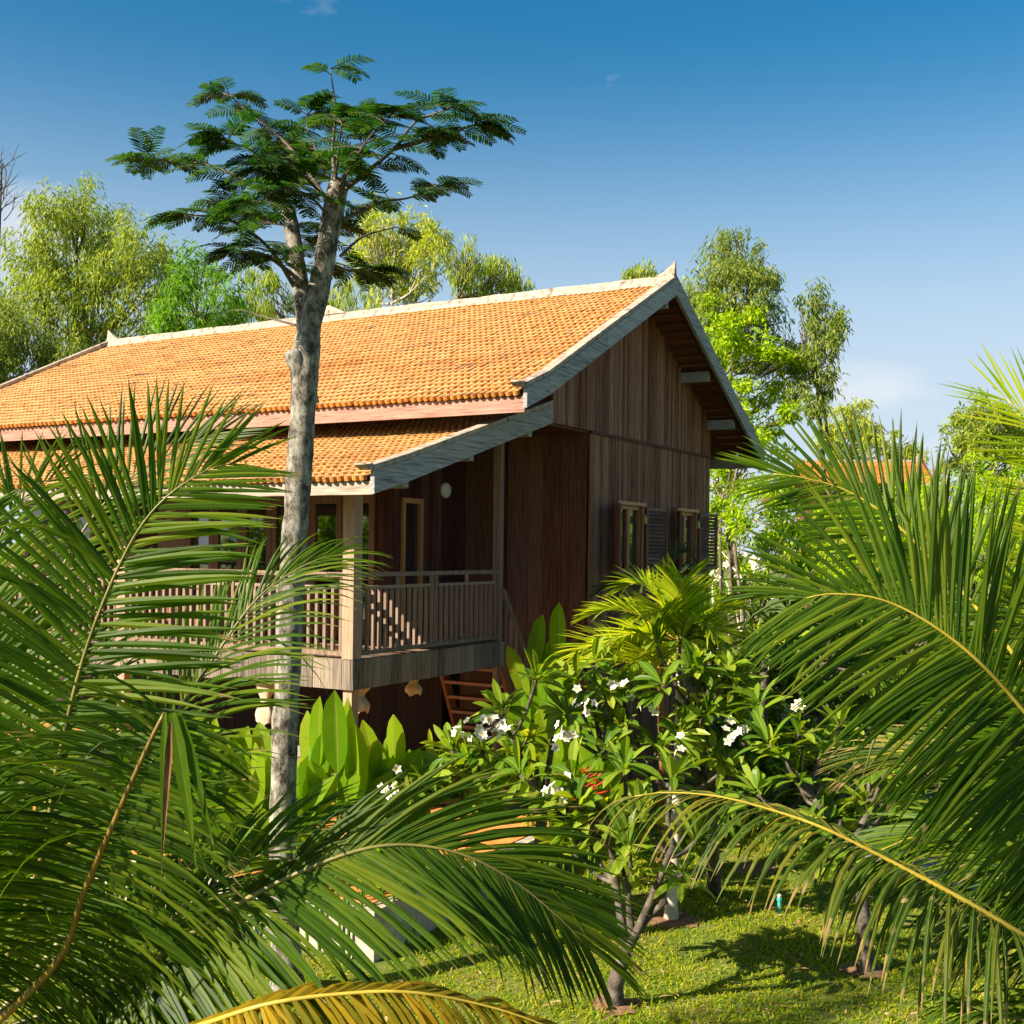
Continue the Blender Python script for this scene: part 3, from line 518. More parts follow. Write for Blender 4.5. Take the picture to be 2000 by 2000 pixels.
# ------------------------------------------------------------------ furniture
def HL(a, s, z=0.): return tuple(HW(a, s, z))
RZ = math.atan2(A2[1], A2[0])
def chair(a, s, z, rz, label, mat, grp=None):
    r = thing('wooden_chair', label, 'chair', HL(a, s, z), RZ + rz, grp)
    for x in (-.2, .2):
        MB().box(x-.02, x+.02, -.22, -.18, 0, .44).build('leg', M[mat], r, local=True)
        MB().beam((x, .2, 0), (x, .25, .92), .04, .04, (0, 1, 0)).build('leg', M[mat], r, local=True)
    MB().box(-.24, .24, -.24, .22, .44, .475).build('seat', M[mat], r, local=True)
    b = MB(); b.box(-.18, .18, .215, .245, .86, .94)
    for x in np.linspace(-.14, .14, 5): b.beam((x, .215, .475), (x, .24, .87), .025, .018, (0, 1, 0))
    b.build('backrest', M[mat], r, local=True); return r
def table(a, s, z, rad, label, top, leg, hh=.74):
    r = thing('round_table', label, 'table', HL(a, s, z)); an = np.linspace(0, 2*math.pi, 28, endpoint=False)
    MB().tube([(0, 0, hh-.05), (0, 0, hh-.03), (0, 0, hh-.01), (0, 0, hh)], [rad*.97, rad, rad, rad*.98], 28).build('tabletop', M[top], r, local=True)
    MB().tube([(0, 0, 0), (0, 0, .04), (0, 0, .08), (0, 0, hh-.05)], [.28, .26, .07, .06], 12).build('pedestal', M[leg], r, local=True); return r
table(1.15, 1.75, .45, .62, 'round pale stone table in the shade beneath the veranda deck', 'stone', 'darkwood')
chair(1.95, 2.0, .45, -1.2, 'brown wooden chair pulled up to the stone table beneath the deck', 'orangewood')
table(1.35, 3.0, 2.465, .42, 'dark wooden table on the veranda behind the front railing', 'teak', 'darkwood')
chair(.75, 2.35, 2.465, 2.6, 'dark slatted wooden chair on the veranda right of the wooden table', 'teak')
chair(1.3, 3.75, 2.465, .3, 'dark slatted wooden chair on the veranda left of the wooden table', 'teak')
def cloth(a, s, z, w_, h_, label):
    r = MB(); n = 13; m_ = 16; v = []
    for i in range(n):
        t = i/(n-1); ww = w_ * (1 - .55*math.exp(-((t-.55)/.16)**2)) * (1 - .25*max(0, t-.8)/.2); dp = .07*(1-.5*math.exp(-((t-.55)/.16)**2))
        for j in range(m_):
            x = 2*math.pi*j/m_; k = 1 + .16*math.sin(5*x + 3*t); sx = math.cos(x); zz = z - h_*t - (.05*h_*math.sin(3*x) if t > .85 else 0)
            v.append(HW(a + dp*math.sin(x)*k, s + ww/2*sx*k, zz))
    r.add(v, [(i*m_+j, i*m_+(j+1) % m_, (i+1)*m_+(j+1) % m_, (i+1)*m_+j) for i in range(n-1) for j in range(m_)])
    tag(r.build('tied_cloth', M['cloth'], origin=HW(a, s, z), smooth=True), label, 'cloth', 'beige cloths tied up beneath the veranda deck')
cloth(.42, .22, 2.25, .30, .42, 'knotted beige cloth tied up just right of the veranda corner post')
cloth(1.55, .25, 2.25, .24, .34, 'small beige cloth tied up under the shaded end of the deck near the stair')
cloth(.12, 1.35, 2.25, .27, .62, 'long beige cloth tied up behind the lichen covered tree trunk')

# ------------------------------------------------------------------ trees behind
def crown_tree(name, label, cat, base, lobes, d, mat, bark, leafL, leafW, dens, droop, group=None, r0=.16, spread=.24, squash=.9, clump=64, stems=1, jd=1.0, fold=.1):
    px = FPX/d; b = np.array([base[0], base[1], 0.]); root = thing(name, label, cat, tuple(b), 0, group)
    C = np.array([W(u, v, d + R.uniform(-1, 1)*jd) for u, v, r in lobes]); rad = np.array([r*1.12/px for u, v, r in lobes])
    top = C[np.argmax(C[:, 2])]; low = C[:, 2].min(); tr = MB()
    for k in range(stems):
        off = np.array([R.uniform(-.5, .5), R.uniform(-.5, .5), 0])*(k > 0); mid = (b + top)/2 + np.array([R.uniform(-.4, .4), R.uniform(-.3, .3), 0]) + off
        tgt = top if k == 0 else C[R.integers(len(C))]; st = spline([b + off*.4, b*.7 + mid*.3 + off, mid, mid*.4 + tgt*.6, tgt], 18)
        tr.tube(st, np.linspace(r0*(1 if k == 0 else .7), .02, 18), 8, rough=.06)
        if k == 0: main = st
    for c, r in zip(C, rad):
        for _ in range(2):
            i = np.argmin(np.linalg.norm(main - (c - np.array([0, 0, r*1.3])), axis=1)); i = min(i, 15); e = c + R.normal(0, .35, 3)*r
            s_ = main[i]; m_ = (s_ + e)/2 + np.array([0, 0, -.12])*np.linalg.norm(e-s_) + R.normal(0, .12, 3)
            tr.tube(spline([s_, m_, e], 9), np.linspace(r0*.32, .012, 9), 5, cap=False)
            for _k in range(3):
                e2 = c + nrm(R.normal(size=3))*r*.85; tr.tube(spline([m_, (m_+e2)/2 + R.normal(0, .08, 3), e2], 6), np.linspace(r0*.14, .008, 6), 4, cap=False)
    tr.build('trunk', M[bark], root, smooth=True)
    mb = MB()
    for c, r in zip(C, rad):
        area = math.pi*r*r; nleaf = int(2.6*dens*area/(leafL*leafW*.55)); nc = max(6, nleaf//clump)
        p = rdir(nc) * (R.uniform(.0, 1, nc)**.42)[:, None]; p = p * (1 + .14*np.clip(R.normal(size=nc), -1.5, 1.5))[:, None]
        p = p * r * np.array([1, 1, squash]); p[:, 2] -= .12*r*(p[:, 0]**2 + p[:, 1]**2)/(r*r)
        cp = c + p; sp = spread*R.uniform(.5, 1.15, nc)*(.6 + .3*r)
        P = np.repeat(cp, clump, 0) + np.clip(R.normal(size=(nc*clump, 3)), -1.7, 1.7) * np.repeat(sp, clump)[:, None] * np.array([.8, .8, 1. if droop > .5 else .6])
        out = nrm(np.repeat(nrm(p), clump, 0)*.6 + rdir(nc*clump)); D = nrm(out*(1-droop*.75) + np.array([0, 0, -1.])*droop)
        n = len(P); blades(mb, P, D, rdir(n) + np.array([0, 0, .5]), leafL*R.uniform(.6, 1.25, n), leafW*R.uniform(.7, 1.2, n), [.1, 1, .05] if leafL < .3 else [.2, 1, .75, .05], droop*R.uniform(.1, .8, n), fold)
    mb.build('crown', M[mat], root); return root
def gx_(u, d): return (W(u, HZ, d)[0], d)
TG = 'grey green trees behind the house'
crown_tree('tall_tree', 'broad pale grey green weeping tree rising behind the far left end of the tiled roof', 'tree', gx_(190, 33),
    [(150,400,52),(95,440,62),(200,450,70),(265,490,62),(60,510,62),(140,530,78),(220,560,72),(300,560,58),(110,620,66),(200,650,60),(30,600,50),(285,640,42),(320,500,35)], 33, 'euc', 'bark2', .20, .040, 1.0, .58, TG, .17, .30, stems=3)
crown_tree('tall_tree', 'dark shadowy tree at the left edge beneath the weeping pale tree', 'tree', gx_(-10, 30),
    [(15,640,52),(60,690,52),(5,720,45),(110,700,38),(-50,680,60),(150,690,30),(-40,590,50)], 30, 'eucd', 'bark2', .20, .040, 1.4, .58, TG, .14, .28, stems=2)
crown_tree('bamboo_tree', 'fresh green bushy bamboo between the weeping tree and the mossy forked trunk', 'bamboo', gx_(400, 26),
    [(385,520,44),(350,560,42),(430,560,40),(395,600,52),(335,620,40),(450,610,34),(375,650,38),(425,650,34)], 26, 'bamboo', 'bark2', .24, .042, 1.2, .55, None, .07, .3, stems=5)
crown_tree('tall_tree', 'sparse tree with thin branches seen between the two forks of the trunk', 'tree', gx_(520, 34),
    [(500,545,34),(545,570,32),(520,600,30),(480,590,26),(655,560,40),(690,590,34),(640,600,30)], 34, 'euc', 'bark2', .24, .04, .75, .8, TG, .1, .28)
crown_tree('tall_tree', 'bright yellow green round topped tree behind the middle of the roof', 'tree', gx_(770, 31),
    [(765,440,46),(720,430,34),(815,450,44),(730,480,46),(790,500,50),(850,500,42),(750,550,44),(820,565,40),(700,500,30),(860,465,30)], 31, 'eucl', 'palebark', .20, .040, 1.0, .58, TG, .12, .28, stems=2)
crown_tree('tall_tree', 'small olive tree right of the yellow green round topped one above the roof', 'tree', gx_(950, 33),
    [(930,520,36),(980,530,36),(960,565,40),(1010,560,28),(905,550,36),(890,490,32)], 33, 'euc', 'bark2', .24, .04, 1.0, .75, TG, .1, .28)
crown_tree('tall_tree', 'small rounded treetop peeking over the ridge just left of the roof horn', 'tree', gx_(1260, 36),
    [(1240,535,22),(1270,535,22),(1255,550,28),(1225,548,16),(1320,565,30),(1350,580,26)], 36, 'euc', 'bark2', .24, .042, 1.2, .7, TG, .1, .25)
crown_tree('tall_tree', 'tallest grey green tree with drooping foliage right of the gable peak', 'tree', gx_(1460, 30),
    [(1440,470,32),(1420,505,40),(1470,520,44),(1390,550,44),(1445,570,52),(1500,550,34),(1400,610,44),(1480,630,44),(1510,610,30),(1420,660,40),(1360,600,30),(1520,680,34),(1490,700,36)], 30, 'eucd', 'bark2', .20, .040, 1.0, .58, TG, .14, .27, stems=2)
crown_tree('tall_tree', 'slender grey green tree with open branches hanging over the small white cloud', 'tree', gx_(1590, 29),
    [(1585,585,32),(1620,610,34),(1575,640,36),(1625,660,34),(1600,690,32),(1640,640,22),(1580,730,26),(1615,750,22),(1560,760,22),(1590,790,16),(1550,700,26)], 29, 'eucd', 'bark2', .20, .040, .9, .58, TG, .11, .26, stems=2)
crown_tree('lime_tree', 'vivid lime green tree rising directly behind the right slope of the gable', 'tree', gx_(1440, 29),
    [(1400,610,30),(1440,640,36),(1390,670,40),(1450,700,40),(1500,690,30),(1420,760,44),(1480,770,38),(1530,760,26),(1550,700,18),(1440,840,46),(1500,850,36),(1400,720,30),(1545,800,20),(1475,610,20),(1460,900,40)], 29, 'lime', 'bark2', .17, .065, 1.15, .3, None, .08, .26, stems=4)
crown_tree('shrub_tree', 'leafy green shrub with bare pale stems beside the right corner of the house', 'shrub', gx_(1460, 29),
    [(1400,930,36),(1405,1000,36),(1400,1070,36),(1410,1140,40),(1430,950,40),(1490,960,50),(1560,960,46),(1450,1020,40),(1520,1040,52),(1590,1030,50),(1420,1080,34),(1480,1090,40),(1560,1110,46),(1620,1110,46)], 29, 'lime', 'palebark', .16, .06, 1.3, .3, None, .06, .25, stems=7)
crown_tree('tall_tree', 'pale distant tree below the small white cloud', 'tree', gx_(1660, 46),
    [(1665,800,32),(1640,830,34),(1690,840,32),(1720,860,26),(1620,860,30),(1670,870,36),(1760,870,26),(1795,890,22)], 46, 'eucl', 'bark2', .3, .055, 1.1, .5, TG, .12, .35)
crown_tree('tall_tree', 'round olive tree standing alone above the bamboo hedge on the right', 'tree', gx_(1920, 34),
    [(1900,810,40),(1940,800,36),(1870,845,40),(1930,850,48),(1985,840,46),(1880,885,42),(1960,890,50),(2020,860,50)], 34, 'euc', 'bark2', .2, .06, 1.4, .3, TG, .13, .3)
for i, (lb, u, d, lo) in enumerate([('lime green bamboo clump right of the distant tiled roof', 1830, 22, [(1790,950,46),(1850,960,50),(1820,1010,54),(1760,1010,44),(1880,1020,50),(1830,1080,56),(1770,1080,50)]),
        ('lime green bamboo clump at the right edge of the hedge', 1970, 20, [(1930,930,46),(1990,950,56),(1950,1010,56),(2020,1020,56),(1930,1080,56),(2000,1100,60),(1960,1160,56)]),
        ('lime green bamboo clump in front of the distant tiled roof', 1690, 24, [(1650,980,44),(1700,990,46),(1670,1040,52),(1730,1050,50),(1640,1090,46),(1700,1110,54)])]):
    crown_tree('bamboo_tree', lb, 'bamboo', gx_(u, d), lo, d, 'lime', 'bark2', .20, .03, 1.1, .45, 'bamboo clumps of the hedge on the right', .04, .24, stems=6)
crown_tree('low_shrub', 'dark low shrub filling the shade behind the plumeria trunks', 'shrub', gx_(1500, 15.5),
    [(1430,1560,46),(1500,1540,56),(1560,1590,46),(1480,1610,44),(1600,1560,60),(1640,1620,46),(1400,1500,50),(1460,1480,56),(1540,1480,56),(1620,1480,60),(1380,1600,40),(1700,1600,50),(1390,1420,50),(1430,1350,50),(1385,1350,36),(1440,1440,56),(1480,1300,50),(1530,1380,60)], 15.5, 'shrub', 'bark2', .12, .05, .9, .3, None, .04, .18)
crown_tree('low_shrub', 'leafy ground shrub beside the path under the right hand fronds', 'shrub', gx_(1850, 15),
    [(1750,1560,60),(1830,1520,70),(1910,1560,70),(1990,1520,70),(1800,1440,60),(1900,1440,70),(1980,1420,60)], 15, 'shrub', 'bark2', .12, .05, .9, .3, None, .04, .18)
crown_tree('low_shrub', 'tall green shrub between the small palms and the bamboo hedge', 'shrub', gx_(1650, 16),
    [(1560,1230,56),(1630,1220,64),(1700,1230,66),(1590,1300,60),(1670,1310,66),(1760,1300,70),(1850,1280,70),(1620,1390,60),(1700,1400,64),(1800,1380,70),(1930,1250,80),(1960,1340,70),(1500,1270,56),(1520,1340,56),(1540,1420,56),(1460,1400,46),(1780,1220,70)], 16, 'shrub', 'bark2', .13, .055, .9, .3, None, .05, .2, stems=5)
for i, (x, y, lb) in enumerate([(-17, 2, 'unseen leafy tree nearest the camera, added for the door glass to reflect'), (-20, 9, 'unseen leafy tree farther from the camera, added for the door glass to reflect')]):  # out-of-view trees added so the door glass reflects dark foliage
    r = thing('reflection_tree', lb, 'tree', (x, y, 0)); mb = MB(); mb.tube(spline([(x, y, -.1), (x+.1, y, 1.5), (x, y, 4)], 8), np.linspace(.16, .08, 8), 8); mb.build('trunk', M['bark2'], r)
    n = 5000; q = rdir(n)*(R.uniform(0, 1, n)**.4)[:, None]*(np.array([2.6, 3.2, 1.9]) if x < -9 else np.array([1.15, 1.5, 1.3])) + np.array([x, y, 3.6 if x < -9 else 4.6]); mb = MB(); blades(mb, q, rdir(n) - np.array([0, 0, .5]), rdir(n), .3, .14, [.1, 1, .1], .3, .1); mb.build('crown', M['shrub'], r)
# bare twiggy tree top at the left edge
def bare():
    b = np.array([*gx_(0, 34), 0.]); r = thing('bare_tree', 'leafless twiggy treetop against the sky at the left edge', 'tree', tuple(b)); mb = MB()
    s = spline([b, W(-4, 600, 34), W(0, 430, 34), W(4, 320, 34)], 14); mb.tube(s, np.linspace(.12, .02, 14), 6)
    for _ in range(26):
        p = W(R.uniform(-6, 8), R.uniform(320, 440), 34); e = p + np.array([R.uniform(-.9, .9), R.uniform(-.3, .3), R.uniform(.25, 1.0)]); m_ = (p+e)/2 + R.normal(0, .06, 3)
        mb.tube(spline([p, m_, e], 6), np.linspace(.018, .006, 6), 4)
        for _k in range(3):
            e2 = m_ + np.array([R.uniform(-.4, .4), R.uniform(-.2, .2), R.uniform(.1, .5)]); mb.tube([m_, (m_+e2)/2, e2], [.009, .007, .004], 3)
    mb.build('branches', M['twig'], r)
bare()
# distant house
def far_house():
    d = 42; b = W(1690, 1072, d); r = thing('tiled_house', 'distant house with a brownish orange tiled roof seen over the bamboo', 'house', (b[0], b[1], 0), math.radians(-6))
    zt = W(1690, 897, d)[2]; zb = W(1690, 945, d)[2]; L = 2.3
    m_ = MB(); m_.box(-L*.9, L*.8, 0, 3.0, 0, zb-.1); m_.build('wall', M['recess'], r, local=True)
    m_ = MB()
    for k in range(12):
        t0, t1 = k/12, (k+1)/12
        for sg in (-1, 1):
            y0, y1 = 1.5 + sg*1.9*(1-t0), 1.5 + sg*1.9*(1-t1)
            m_.hexa([(-L,y0,zb+(zt-zb)*t0),(L,y0,zb+(zt-zb)*t0),(L,y1,zb+(zt-zb)*t1),(-L,y1,zb+(zt-zb)*t1),(-L,y0,zb+(zt-zb)*t0+.05),(L,y0,zb+(zt-zb)*t0+.05),(L,y1,zb+(zt-zb)*t1+.02),(-L,y1,zb+(zt-zb)*t1+.02)])
    ro_ = m_.build('roof', M['tile'], r, local=True)
    m_ = MB(); m_.box(-L-.05, L+.05, 1.4, 1.6, zt, zt+.1)
    m_.hexa([(L-.35,1.44,zt+.1),(L+.08,1.44,zt+.1),(L+.08,1.56,zt+.1),(L-.35,1.56,zt+.1),(L+.02,1.47,zt+.42),(L+.08,1.47,zt+.45),(L+.08,1.53,zt+.45),(L+.02,1.53,zt+.42)]); m_.build('ridge_cap', M['cap'], ro_, local=True)
    m_ = MB(); m_.hexa([(L,-.4,zb-.15),(L+.06,-.4,zb-.15),(L+.06,1.5,zt-.05),(L,1.5,zt-.05),(L,-.4,zb+.08),(L+.06,-.4,zb+.08),(L+.06,1.5,zt+.12),(L,1.5,zt+.12)]); m_.build('verge_board', M['darkwood'], ro_, local=True)
far_house()

# ------------------------------------------------------------------ forked tree in front of the house
def forked_tree():
    D = 9.48; b = WG(563, 1945); root = thing('forked_tree', 'tall lichen covered forked trunk with cut tops and feathery dark green leaves', 'tree', tuple(b))
    def Wp(l): return [W(u, v, D + dd) for (u, v, dd) in l]
    mb = MB()
    t1 = spline([b + np.array([0, 0, -.1])] + Wp([(556,1800,0),(552,1650,0),(556,1450,0),(563,1300,0),(572,1100,0),(580,980,0),(590,830,0),(597,720,0),(602,650,0),(622,570,0),(640,470,0),(655,390,0),(664,352,0)]), 70)
    hz = np.linspace(0, 1, 70); rad = np.interp(np.linspace(0, 1, 70), [0, .04, .15, .35, .55, .72, .80, .85, .93, 1.], [.17, .13, .112, .107, .103, .108, .11, .088, .086, .085]) * (1 + .03*np.sin(hz*60) + .025*np.sin(hz*113))
    mb.tube(t1, rad, 16, rough=.045)
    t2 = spline(Wp([(600,690,.03),(597,640,.06),(588,560,.1),(577,490,.13),(567,430,.15),(563,412,.15)]), 22); mb.tube(t2, np.linspace(.074, .062, 22)*(1+.03*np.sin(np.arange(22)*2.1)), 14, rough=.05)
    t3 = spline(Wp([(600,790,0),(590,740,-.02),(580,706,-.05),(566,684,-.07)]), 9); mb.tube(t3, [.095,.098,.096,.09,.084,.078,.076,.08,.066], 12, rough=.10)
    mb.build('trunk', M['bark'], root, smooth=True)
    br = [[(662,380,.0),(730,325,-.2),(770,290,-.4),(812,238,-.6),(868,215,-.8)], [(770,290,-.4),(850,268,-.5),(925,245,-.6)], [(645,405,0),(592,320,.2),(540,262,.4),(480,215,.6),(448,185,.7)],
          [(563,418,.15),(500,368,.3),(430,330,.4),(370,316,.5),(285,312,.6)], [(655,360,0),(650,290,.1),(655,215,.1),(645,135,.1)], [(575,560,.1),(530,490,-.3),(478,445,-.5),(430,425,-.6),(375,420,-.7)],
          [(570,535,.1),(520,500,-.3),(470,490,-.5)], [(668,430,0),(740,396,.5),(800,386,.7),(852,364,.9)], [(665,500,0),(710,462,.3),(772,444,.5)], [(664,355,0),(700,300,.6),(720,250,.9),(700,215,1.1)],
          [(650,365,0),(620,300,.5),(600,250,.8),(600,225,.9)], [(560,420,.15),(545,360,-.5),(500,300,-.8),(445,275,-.9)], [(660,370,0),(690,320,-.6),(720,270,-.9),(760,230,-1.1)], [(563,415,.15),(570,350,.5),(560,300,.9)],
          [(640,420,0),(600,380,-.6),(545,370,-.9),(500,400,-1.)], [(600,640,0),(520,620,.3),(470,605,.4)], [(655,520,0),(690,530,.4),(720,530,.5)], [(575,500,.1),(620,470,.5),(640,440,.7)], [(655,360,0),(660,310,-.3),(668,240,-.4)],
          [(565,440,.1),(505,430,.4),(460,400,.6)], [(650,400,0),(600,350,-.2),(560,310,-.5),(530,330,-.6)]]
    LP, LD = [], []; mb = MB()
    for k, l in enumerate(br):
        s = spline(Wp(l), 22); mb.tube(s, np.linspace(.021 if k < 8 else .014, .005, 22), 6); T = nrm(np.gradient(s, axis=0))
        sparse = k in (8, 15); f0 = .3 if k != 4 else .32
        if k == 4: sel = [10, 13, 20, 21, 21, 21]
        elif sparse: sel = [21]
        else: sel = list(range(int(22*f0), 22)) + [21]*9
        for i in sel:
            for _ in range(1 if i < 21 else 1):
                az = R.uniform(0, 2*math.pi); h = np.array([math.cos(az), math.sin(az)*.9, R.uniform(-.05, .38)]); LP.append(s[i]); LD.append(nrm(h + .7*T[i]*np.array([1, 1, .35])*(1.2 if i == 21 else .6)))
    mb.build('branch', M['twig'], root, smooth=True)
    P, Dn, L = np.array(LP), np.array(LD), None; mb = MB(); rb = MB(); n = len(P); small = 1.
    for p, d in zip(P, Dn):
        ln = R.uniform(.25, .41); m_ = 15; c = p.copy(); cs = []; ds = []
        g = R.uniform(.5, 1.1)
        for k in range(m_): dd = nrm(d + np.array([0, 0, -g])*(k/m_)**1.3); c = c + dd*ln/m_; cs.append(c.copy()); ds.append(dd)
        cs, ds = np.array(cs), np.array(ds); sd = nrm(np.cross(ds, np.array([0, 0, 1.]) + .25*rdir(1)[0])); nn = nrm(np.cross(sd, ds)); rb.tube(np.concatenate([[p], cs]), np.linspace(.005, .002, m_+1), 3, cap=False)
        i0 = 2; t = np.linspace(0, 1, m_)[i0:]; pl = np.interp(t, [0, .2, .55, 1], [.07, .115, .115, .05])*R.uniform(.85, 1.1)
        for sg in (-1, 1):
            dr = nrm(sd[i0:]*sg + ds[i0:]*.55 + nn[i0:]*.12 + R.normal(0, .05, (m_-i0, 3))); blades(mb, cs[i0:], dr, nn[i0:], pl, .0165, [.6, 1, .95, .25], .35, -.12)
    rb.build('leaf_stalk', M['twig'], root); mb.build('crown', M['feather'], root)
forked_tree()

# ------------------------------------------------------------------ palms
PROF = [.45, .9, 1, .9, .62, .04]
def frond(root, pts, L, n, Nh, grav=.5, wd=.036, mat='frond', rmat='rachis', t0=.1, lift=.25, r=(.022, .0022), phi=None, lf=None, label=None, jit=.06, tipend=1., segs=5, brk=.06, side=(1, 1), lfu=None, phiu=None):
    s = spline(pts, 60); T = nrm(np.gradient(s, axis=0)); Nh = np.asarray(Nh, float); mb = MB(); Lf = lf or ([0, .2, .55, .85, 1], [.62, .92, 1, .74, .42]); Ph = phi or ([0, .25, .6, .9, 1], [72, 66, 54, 36, 14])
    tt = np.linspace(t0, tipend, n); f = tt*59; i = np.minimum(f.astype(int), 58); fr = (f-i)[:, None]
    for sg in (-1, 1):
        tj = np.clip(tt + R.normal(0, .25/n, n), 0, 1); f = tj*59; i = np.minimum(f.astype(int), 58); fr = (f-i)[:, None]
        p = s[i]*(1-fr) + s[i+1]*fr; t = nrm(T[i]*(1-fr) + T[i+1]*fr); S = nrm(np.cross(t, Nh)); N = nrm(np.cross(S, t))
        ph = np.radians(np.interp(tt, *(phiu if phiu and sg < 0 else Ph)) + R.normal(0, 3.5, n)); lf_ = lift + R.normal(0, .07, n)
        d = np.cos(ph)[:, None]*t + np.sin(ph)[:, None]*(sg*S*np.cos(lf_)[:, None] + N*np.sin(lf_)[:, None]) + R.normal(0, jit*.5, (n, 3))
        LL = L*side[0 if sg < 0 else 1]*np.interp(tt, *(lfu if lfu and sg < 0 else Lf))*R.uniform(.9, 1.06, n); LL = LL*np.where(R.uniform(size=n) < brk, R.uniform(.4, .8, n), 1)
        gg = grav*R.uniform(.75, 1.3, n); gg = np.where(R.uniform(size=n) < brk, gg + R.uniform(.8, 2.2, n), gg)
        blades(mb, p, d, N - sg*S*.35, LL, wd*np.interp(tt, [0, .3, .8, 1], [.75, 1, .85, .5])*R.uniform(.85, 1.1, n), PROF, gg, -.22)
    fo = mb.build('frond', M[mat], root)
    if label: fo['label'] = label
    rb = MB(); rb.tube(s, np.linspace(r[0], r[1], 60), 6); rb.build('rachis', M[rmat], fo, smooth=True); return fo
def px3(l): return [W(*p) for p in l]
CL = np.array([-2.55, 5.55, 1.25]); left_palm = thing('coconut_palm', 'coconut palm at the left edge with big fronds arching over the veranda view', 'palm', (CL[0], CL[1], 0))
mb = MB(); ts = spline([(CL[0]-.1, CL[1]+.05, -.05), (CL[0]-.03, CL[1], .5), tuple(CL)], 16); mb.tube(ts, .15 + .03*np.cos(np.arange(16)*1.9) - np.linspace(0, .03, 16), 14, rough=.08); mb.build('trunk', M['palmbark'], left_palm, smooth=True)
CAM = np.array([0, -1., .25])
c0 = tuple(CL)
def LF(l, *a, **k): return frond(left_palm, [CL + np.array([0, 0, .05])] + px3(l), *a, **k)
LF([(75,1700,5.35),(112,1500,5.2),(165,1280,5.05),(240,1090,5.0),(310,985,4.98),(400,920,5.0),(455,905,5.05)], .80, 104, (.12,-1,.18), .16, .032, 'frond', t0=.2, lift=.12, phi=([0,.3,.6,.85,1],[76,74,68,50,14]), jit=.035)
LF([(110,1880,5.0),(165,1740,4.7),(225,1600,4.55),(290,1455,4.5),(322,1392,4.5)], .80, 112, (.15,-1,-.1), .65, .029, 'frondd', 'rachisb', r=(.022, .009), t0=.16, lift=.1, phi=([0,.5,1],[80,80,74]), lf=([0,.3,.7,1],[.8,1,.9,.5]), tipend=.995, jit=.04)
LF([(200,1945,5.1),(310,1868,4.9),(450,1775,4.75),(560,1715,4.7),(690,1664,4.7),(790,1650,4.72),(900,1668,4.75),(1000,1718,4.8),(1090,1790,4.85),(1150,1852,4.9)], .80, 170, (.05,-1,.45), .42, .027, 'frondd', t0=.2, lfu=([0,.50,.56,.66,.85,1],[.05,.06,.45,.85,.85,.5]), phiu=([0,.5,.7,.9,1],[24,24,27,22,12]), lift=.16, phi=([0,.3,.6,.85,1],[64,58,48,32,12]), jit=.035)
LF([(180,1750,5.9),(320,1440,6.1),(420,1282,6.15),(500,1172,6.2),(580,1112,6.25),(650,1082,6.3)], .86, 70, (-.2,-.9,.5), .6, .023, 'frond', t0=.3, lift=.1, phi=([0,.4,.8,1],[50,44,30,12]), side=(.75, 1))
LF([(200,1930,5.6),(330,1800,5.9),(450,1708,6.1),(560,1640,6.2),(650,1595,6.25)], .80, 56, (0,-.6,.8), .55, .026, 'frond', t0=.3, lift=.1, phi=([0,.4,.8,1],[50,40,26,10]))
LF([(40,1500,6.4),(90,1200,6.7),(160,1040,6.8),(260,930,6.9),(360,872,7.0),(430,845,7.0)], .85, 66, (0,-.9,.5), .1, .027, 'frondd', t0=.35, lift=.35, phi=([0,.4,.8,1],[74,66,48,16]))
LF([(-10,1500,6.0),(-30,1250,6.2),(-10,1080,6.3),(40,980,6.4),(110,930,6.5)], .8, 56, (.2,-1,.2), .3, .027, 'frond', t0=.35, lift=.3)
LF([(-60,1600,5.5),(-110,1300,5.6),(-120,1120,5.7),(-95,980,5.7)], .85, 56, (.2,-1,.2), .3, .038, 'frond', t0=.3, lift=.3)
LF([(-20,1850,5.0),(-60,1700,4.7),(-70,1560,4.6),(-40,1470,4.5)], .8, 46, (.5,-1,.3), .9, .027, 'frond', t0=.2, lift=.1)
LF([(-30,1900,5.9),(-20,1780,5.9),(20,1660,5.9),(90,1580,5.9),(180,1540,5.9)], .8, 80, (-.1,-1,.1), .8, .027, 'frondd', t0=.2, lift=.15)
LF([(100,1980,5.9),(200,1880,6.2),(320,1800,6.3),(430,1780,6.3)], .8, 70, (0,-.7,.7), .9, .026, 'frondd', t0=.2, lift=.15)
LF([(160,2060,5.0),(270,2040,4.6),(390,2003,4.4),(520,1962,4.3),(660,1942,4.3),(800,1938,4.3),(950,1965,4.35),(1080,2010,4.4),(1180,2070,4.45)], .62, 92, (.0,-.35,.95), 1.5, .044, 'yellow', 'rachisy', t0=.25, lift=-.15, label='golden yellow drooping frond')
# hanging dead leaflet and broken leaflets on the truncated frond
mb = MB(); e = W(322, 1392, 4.48); blades(mb, [e, e + np.array([.03, 0, 0]), e + np.array([.05, .01, 0])], [(.02, -.1, -1), (.22, -.1, -1), (.35, -.1, -1)], [(0, -1, 0)]*3, [.62, .62, .55], [.03, .06, .045], [.5, 1, .9, .6, .3, .03], .3, .1)
mb.build('broken_leaflet', M['frond'], left_palm)
mb = MB(); blades(mb, [W(333, 1410, 4.4)], [(-.04, -.05, -1)], [(0.4, -1, 0)], .56, .028, [.3, 1, .9, .6, .3, .03], .2, .2); mb.build('dead_leaflet', M['palmbark'], left_palm)

